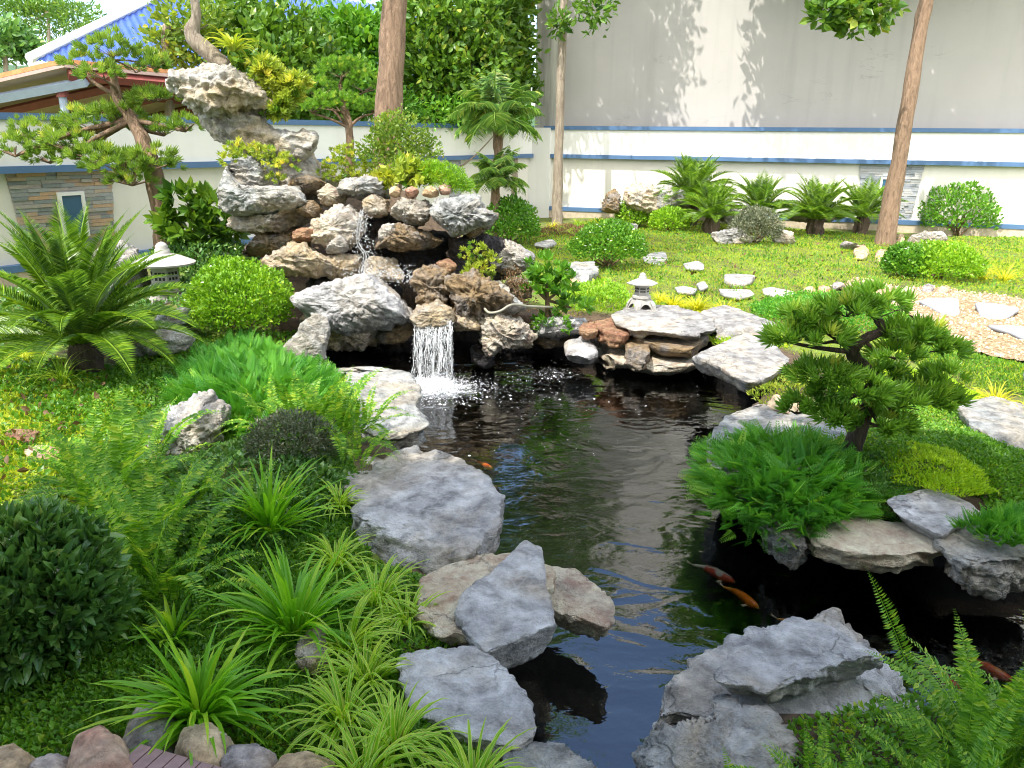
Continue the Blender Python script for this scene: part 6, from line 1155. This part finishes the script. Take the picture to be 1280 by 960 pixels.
patch([(1140, 600), (1200, 600), (1245, 622), (1200, 628), (1160, 620)], 1800, T6n, .03, L_MOSS, 'sedum', 'lime-yellow mossy cushion above the blue-grey and tan slab', 'sedum', 'lime-yellow cushions', dome=.07, base=.13, z=.1)
patch([(1040, 470), (1120, 462), (1190, 475), (1250, 500), (1240, 520), (1190, 512), (1100, 500), (1040, 490)], 8200, T6n, .036, L_MOSS, 'sedum', 'bright yellow cushion in the sun behind the bonsai', 'sedum', 'lime-yellow cushions', dome=.13, z=.03)
patch([(885, 412), (925, 405), (975, 408), (990, 425), (950, 428), (900, 424)], 2200, T6n, .045, L_MOSS, 'sedum', 'yellow cushion behind the flat overhanging slab', 'sedum', 'lime-yellow cushions', dome=.05, z=.1)
patch([(935, 490), (960, 468), (1010, 462), (1030, 480), (1000, 505), (955, 505)], 1900, T6n, .04, L_MIX, 'groundcover_plant', 'dry golden-brown tufted plant at the far right bank', 'ground cover plant', 'low plants on the right bank', dome=.12, z=.05)
S([(958, 508), (965, 490), (985, 486), (1005, 498), (1000, 514), (970, 518)], .2, .16, M_BOULT, 'tan rounded stone between the golden plant and the pale slab', GB, seed=240, res=50, e=.75)
patch([(1045, 560), (1090, 545), (1140, 575), (1150, 610), (1100, 622), (1050, 600)], 3800, T6n, .035, L_DARK, 'groundcover_plant', 'dark brownish-green creeping plant round the bonsai trunk', 'ground cover plant', 'low plants on the right bank', dome=.08, base=.1, z=.1)
patch([(1150, 540), (1200, 530), (1290, 570), (1290, 650), (1240, 640), (1215, 600), (1160, 565)], 5200, T6w, .03, L_COV, 'groundcover_plant', 'green creeping plant along the right edge between the two pale slabs', 'ground cover plant', 'low plants on the right bank', dome=.08, base=.08, z=.1)
patch([(645, 296), (690, 286), (770, 288), (770, 302), (700, 300), (660, 304)], 2600, T6n, .06, L_BROWN, 'groundcover_plant', 'reddish-brown groundcover strip in front of the thin trunk', 'ground cover plant', 'low plants at the back', dome=.12)
patch([(700, 385), (720, 365), (780, 368), (790, 395), (760, 400), (720, 400)], 2600, T6w, .045, L_LIME, 'groundcover_plant', 'bright leafy groundcover left of the lantern', 'ground cover plant', 'low plants at the back', dome=.14, base=.1)
patch([(1195, 325), (1290, 325), (1290, 350), (1200, 345)], 1500, T6n, .05, L_LAWN, 'grass_patch', kind='stuff', dome=.02)
# lawn and groundcover that nobody could count
patch([(640, 312), (660, 290), (760, 272), (860, 272), (1100, 296), (1340, 300), (1400, 380), (1290, 378), (1225, 366), (1120, 358), (1035, 360), (1060, 375), (1115, 390), (1150, 408), (1200, 436), (1290, 456), (1400, 480), (1400, 560), (1290, 520), (1180, 500), (1060, 480), (960, 430), (900, 405), (820, 390), (760, 395), (700, 400), (660, 350)], 95000, leaf4(.10), .045, L_LAWN, 'lawn', kind='stuff', dome=.03, up=.9, jit=.6, rb=(.45, .12))
patch([(640, 312), (660, 290), (760, 272), (860, 272), (1100, 296), (1340, 300), (1290, 378), (1120, 358), (1035, 360), (960, 400), (900, 400), (800, 385), (700, 385), (660, 350)], 14000, T6, .06, L_COV, 'groundcover', kind='stuff', dome=.04, up=.7, dens=.9)
patch([(1110, 392), (1150, 408), (1200, 436), (1290, 456), (1290, 500), (1200, 480), (1120, 450), (1090, 420)], 9000, T6n, .04, L_COV, 'groundcover', kind='stuff', dome=.04, up=.6)
patch([(-60, 450), (30, 440), (150, 470), (200, 520), (140, 620), (60, 640), (-60, 640)], 16000, T6w, .035, L_LAWN, 'lawn', kind='stuff', dome=.04, up=.7)
patch([(-60, 450), (60, 450), (220, 470), (260, 540), (140, 620), (-60, 640)], 5000, T6w, .05, L_COV, 'groundcover', kind='stuff', dome=.06, up=.7, dens=.8)
patch([(-80, 760), (120, 700), (300, 640), (420, 560), (450, 620), (470, 760), (600, 960), (560, 1010), (380, 1000), (280, 925), (170, 915), (100, 1000), (-80, 1000)], 56000, T6w, .028, L_COV, 'groundcover', kind='stuff', dome=.05, up=.8, jit=.7)
patch([(100, 640), (300, 560), (430, 560), (450, 640), (300, 760), (150, 740)], 9000, T6w, .04, L_DARK, 'groundcover', kind='stuff', dome=.12, up=.8, jit=.7)
patch([(20, 520), (200, 440), (380, 420), (430, 470), (420, 560), (200, 560)], 12000, T6w, .04, L_COV, 'groundcover', kind='stuff', dome=.08, up=.8, jit=.7)
patch([(-60, 380), (60, 372), (200, 372), (330, 400), (250, 440), (-60, 440)], 9000, T6w, .06, L_DARK, 'groundcover', kind='stuff', dome=.15, up=.8, jit=.7)
patch([(880, 545), (1000, 510), (1100, 490), (1290, 520), (1290, 655), (1180, 628), (1090, 640), (980, 650), (900, 600)], 20000, T6w, .028, L_COV, 'groundcover', kind='stuff', dome=.04, up=.8, jit=.7)
patch([(-60, 450), (200, 450), (200, 640), (-60, 640)], 160, T6w, .07, L_BROWN, 'fallen_leaves', kind='stuff', dome=.09, up=.3, jit=1.)
patch([(650, 310), (760, 285), (1200, 310), (1290, 370), (1035, 360), (900, 390)], 260, T6w, .07, L_BROWN, 'fallen_leaves', kind='stuff', dome=.06, up=.3, jit=1.)

patch([(430, 640), (470, 700), (540, 720), (580, 790), (520, 830), (500, 860), (540, 930), (640, 960), (640, 1040), (400, 1040), (400, 640)], 11000, T6w, .028, L_COV, 'groundcover', kind='stuff', dome=.05, up=.8, jit=.7)
patch([(560, 930), (640, 955), (700, 1000), (640, 1060), (480, 1060)], 2500, T6w, .024, L_COV, 'groundcover', kind='stuff', dome=.04, up=.8, jit=.7)
patch([(500, 765), (548, 745), (575, 752), (572, 770), (545, 785), (510, 790)], 900, T6n, .028, L_DARK, 'groundcover', kind='stuff', dome=.06, up=.8, jit=.7)

tree('tree', 'unseen spreading tree added behind the viewpoint to shade the near bank', [(-5.5, -.6, 0), (-5.2, -.5, 3), (-4.6, -.4, 6.), (-4.0, -.3, 7.6)], [.3, .25, .2, .14], [((x_, y_, 9.2+.5*((i+j) % 2)), (1.5, 1.15, .55)) for i, x_ in enumerate((-8.2, -6.2, -4.2, -2.2, -.2, 1.8, 3.8)) for j, y_ in enumerate((-2.6, -1.2, .0)) if not (j == 2 and i < 2)], L_TREE, T8, .42, 620, 'tree', None, bark=M_BARK, seed=77)  # unseen tree, added so its crown blocks sun over the foreground

patch([(985, 905), (1100, 880), (1300, 860), (1400, 960), (1300, 1060), (1000, 1060), (960, 960)], 5200, T6w, .03, L_COV, 'groundcover', kind='stuff', dome=.08, up=.8, jit=.7)
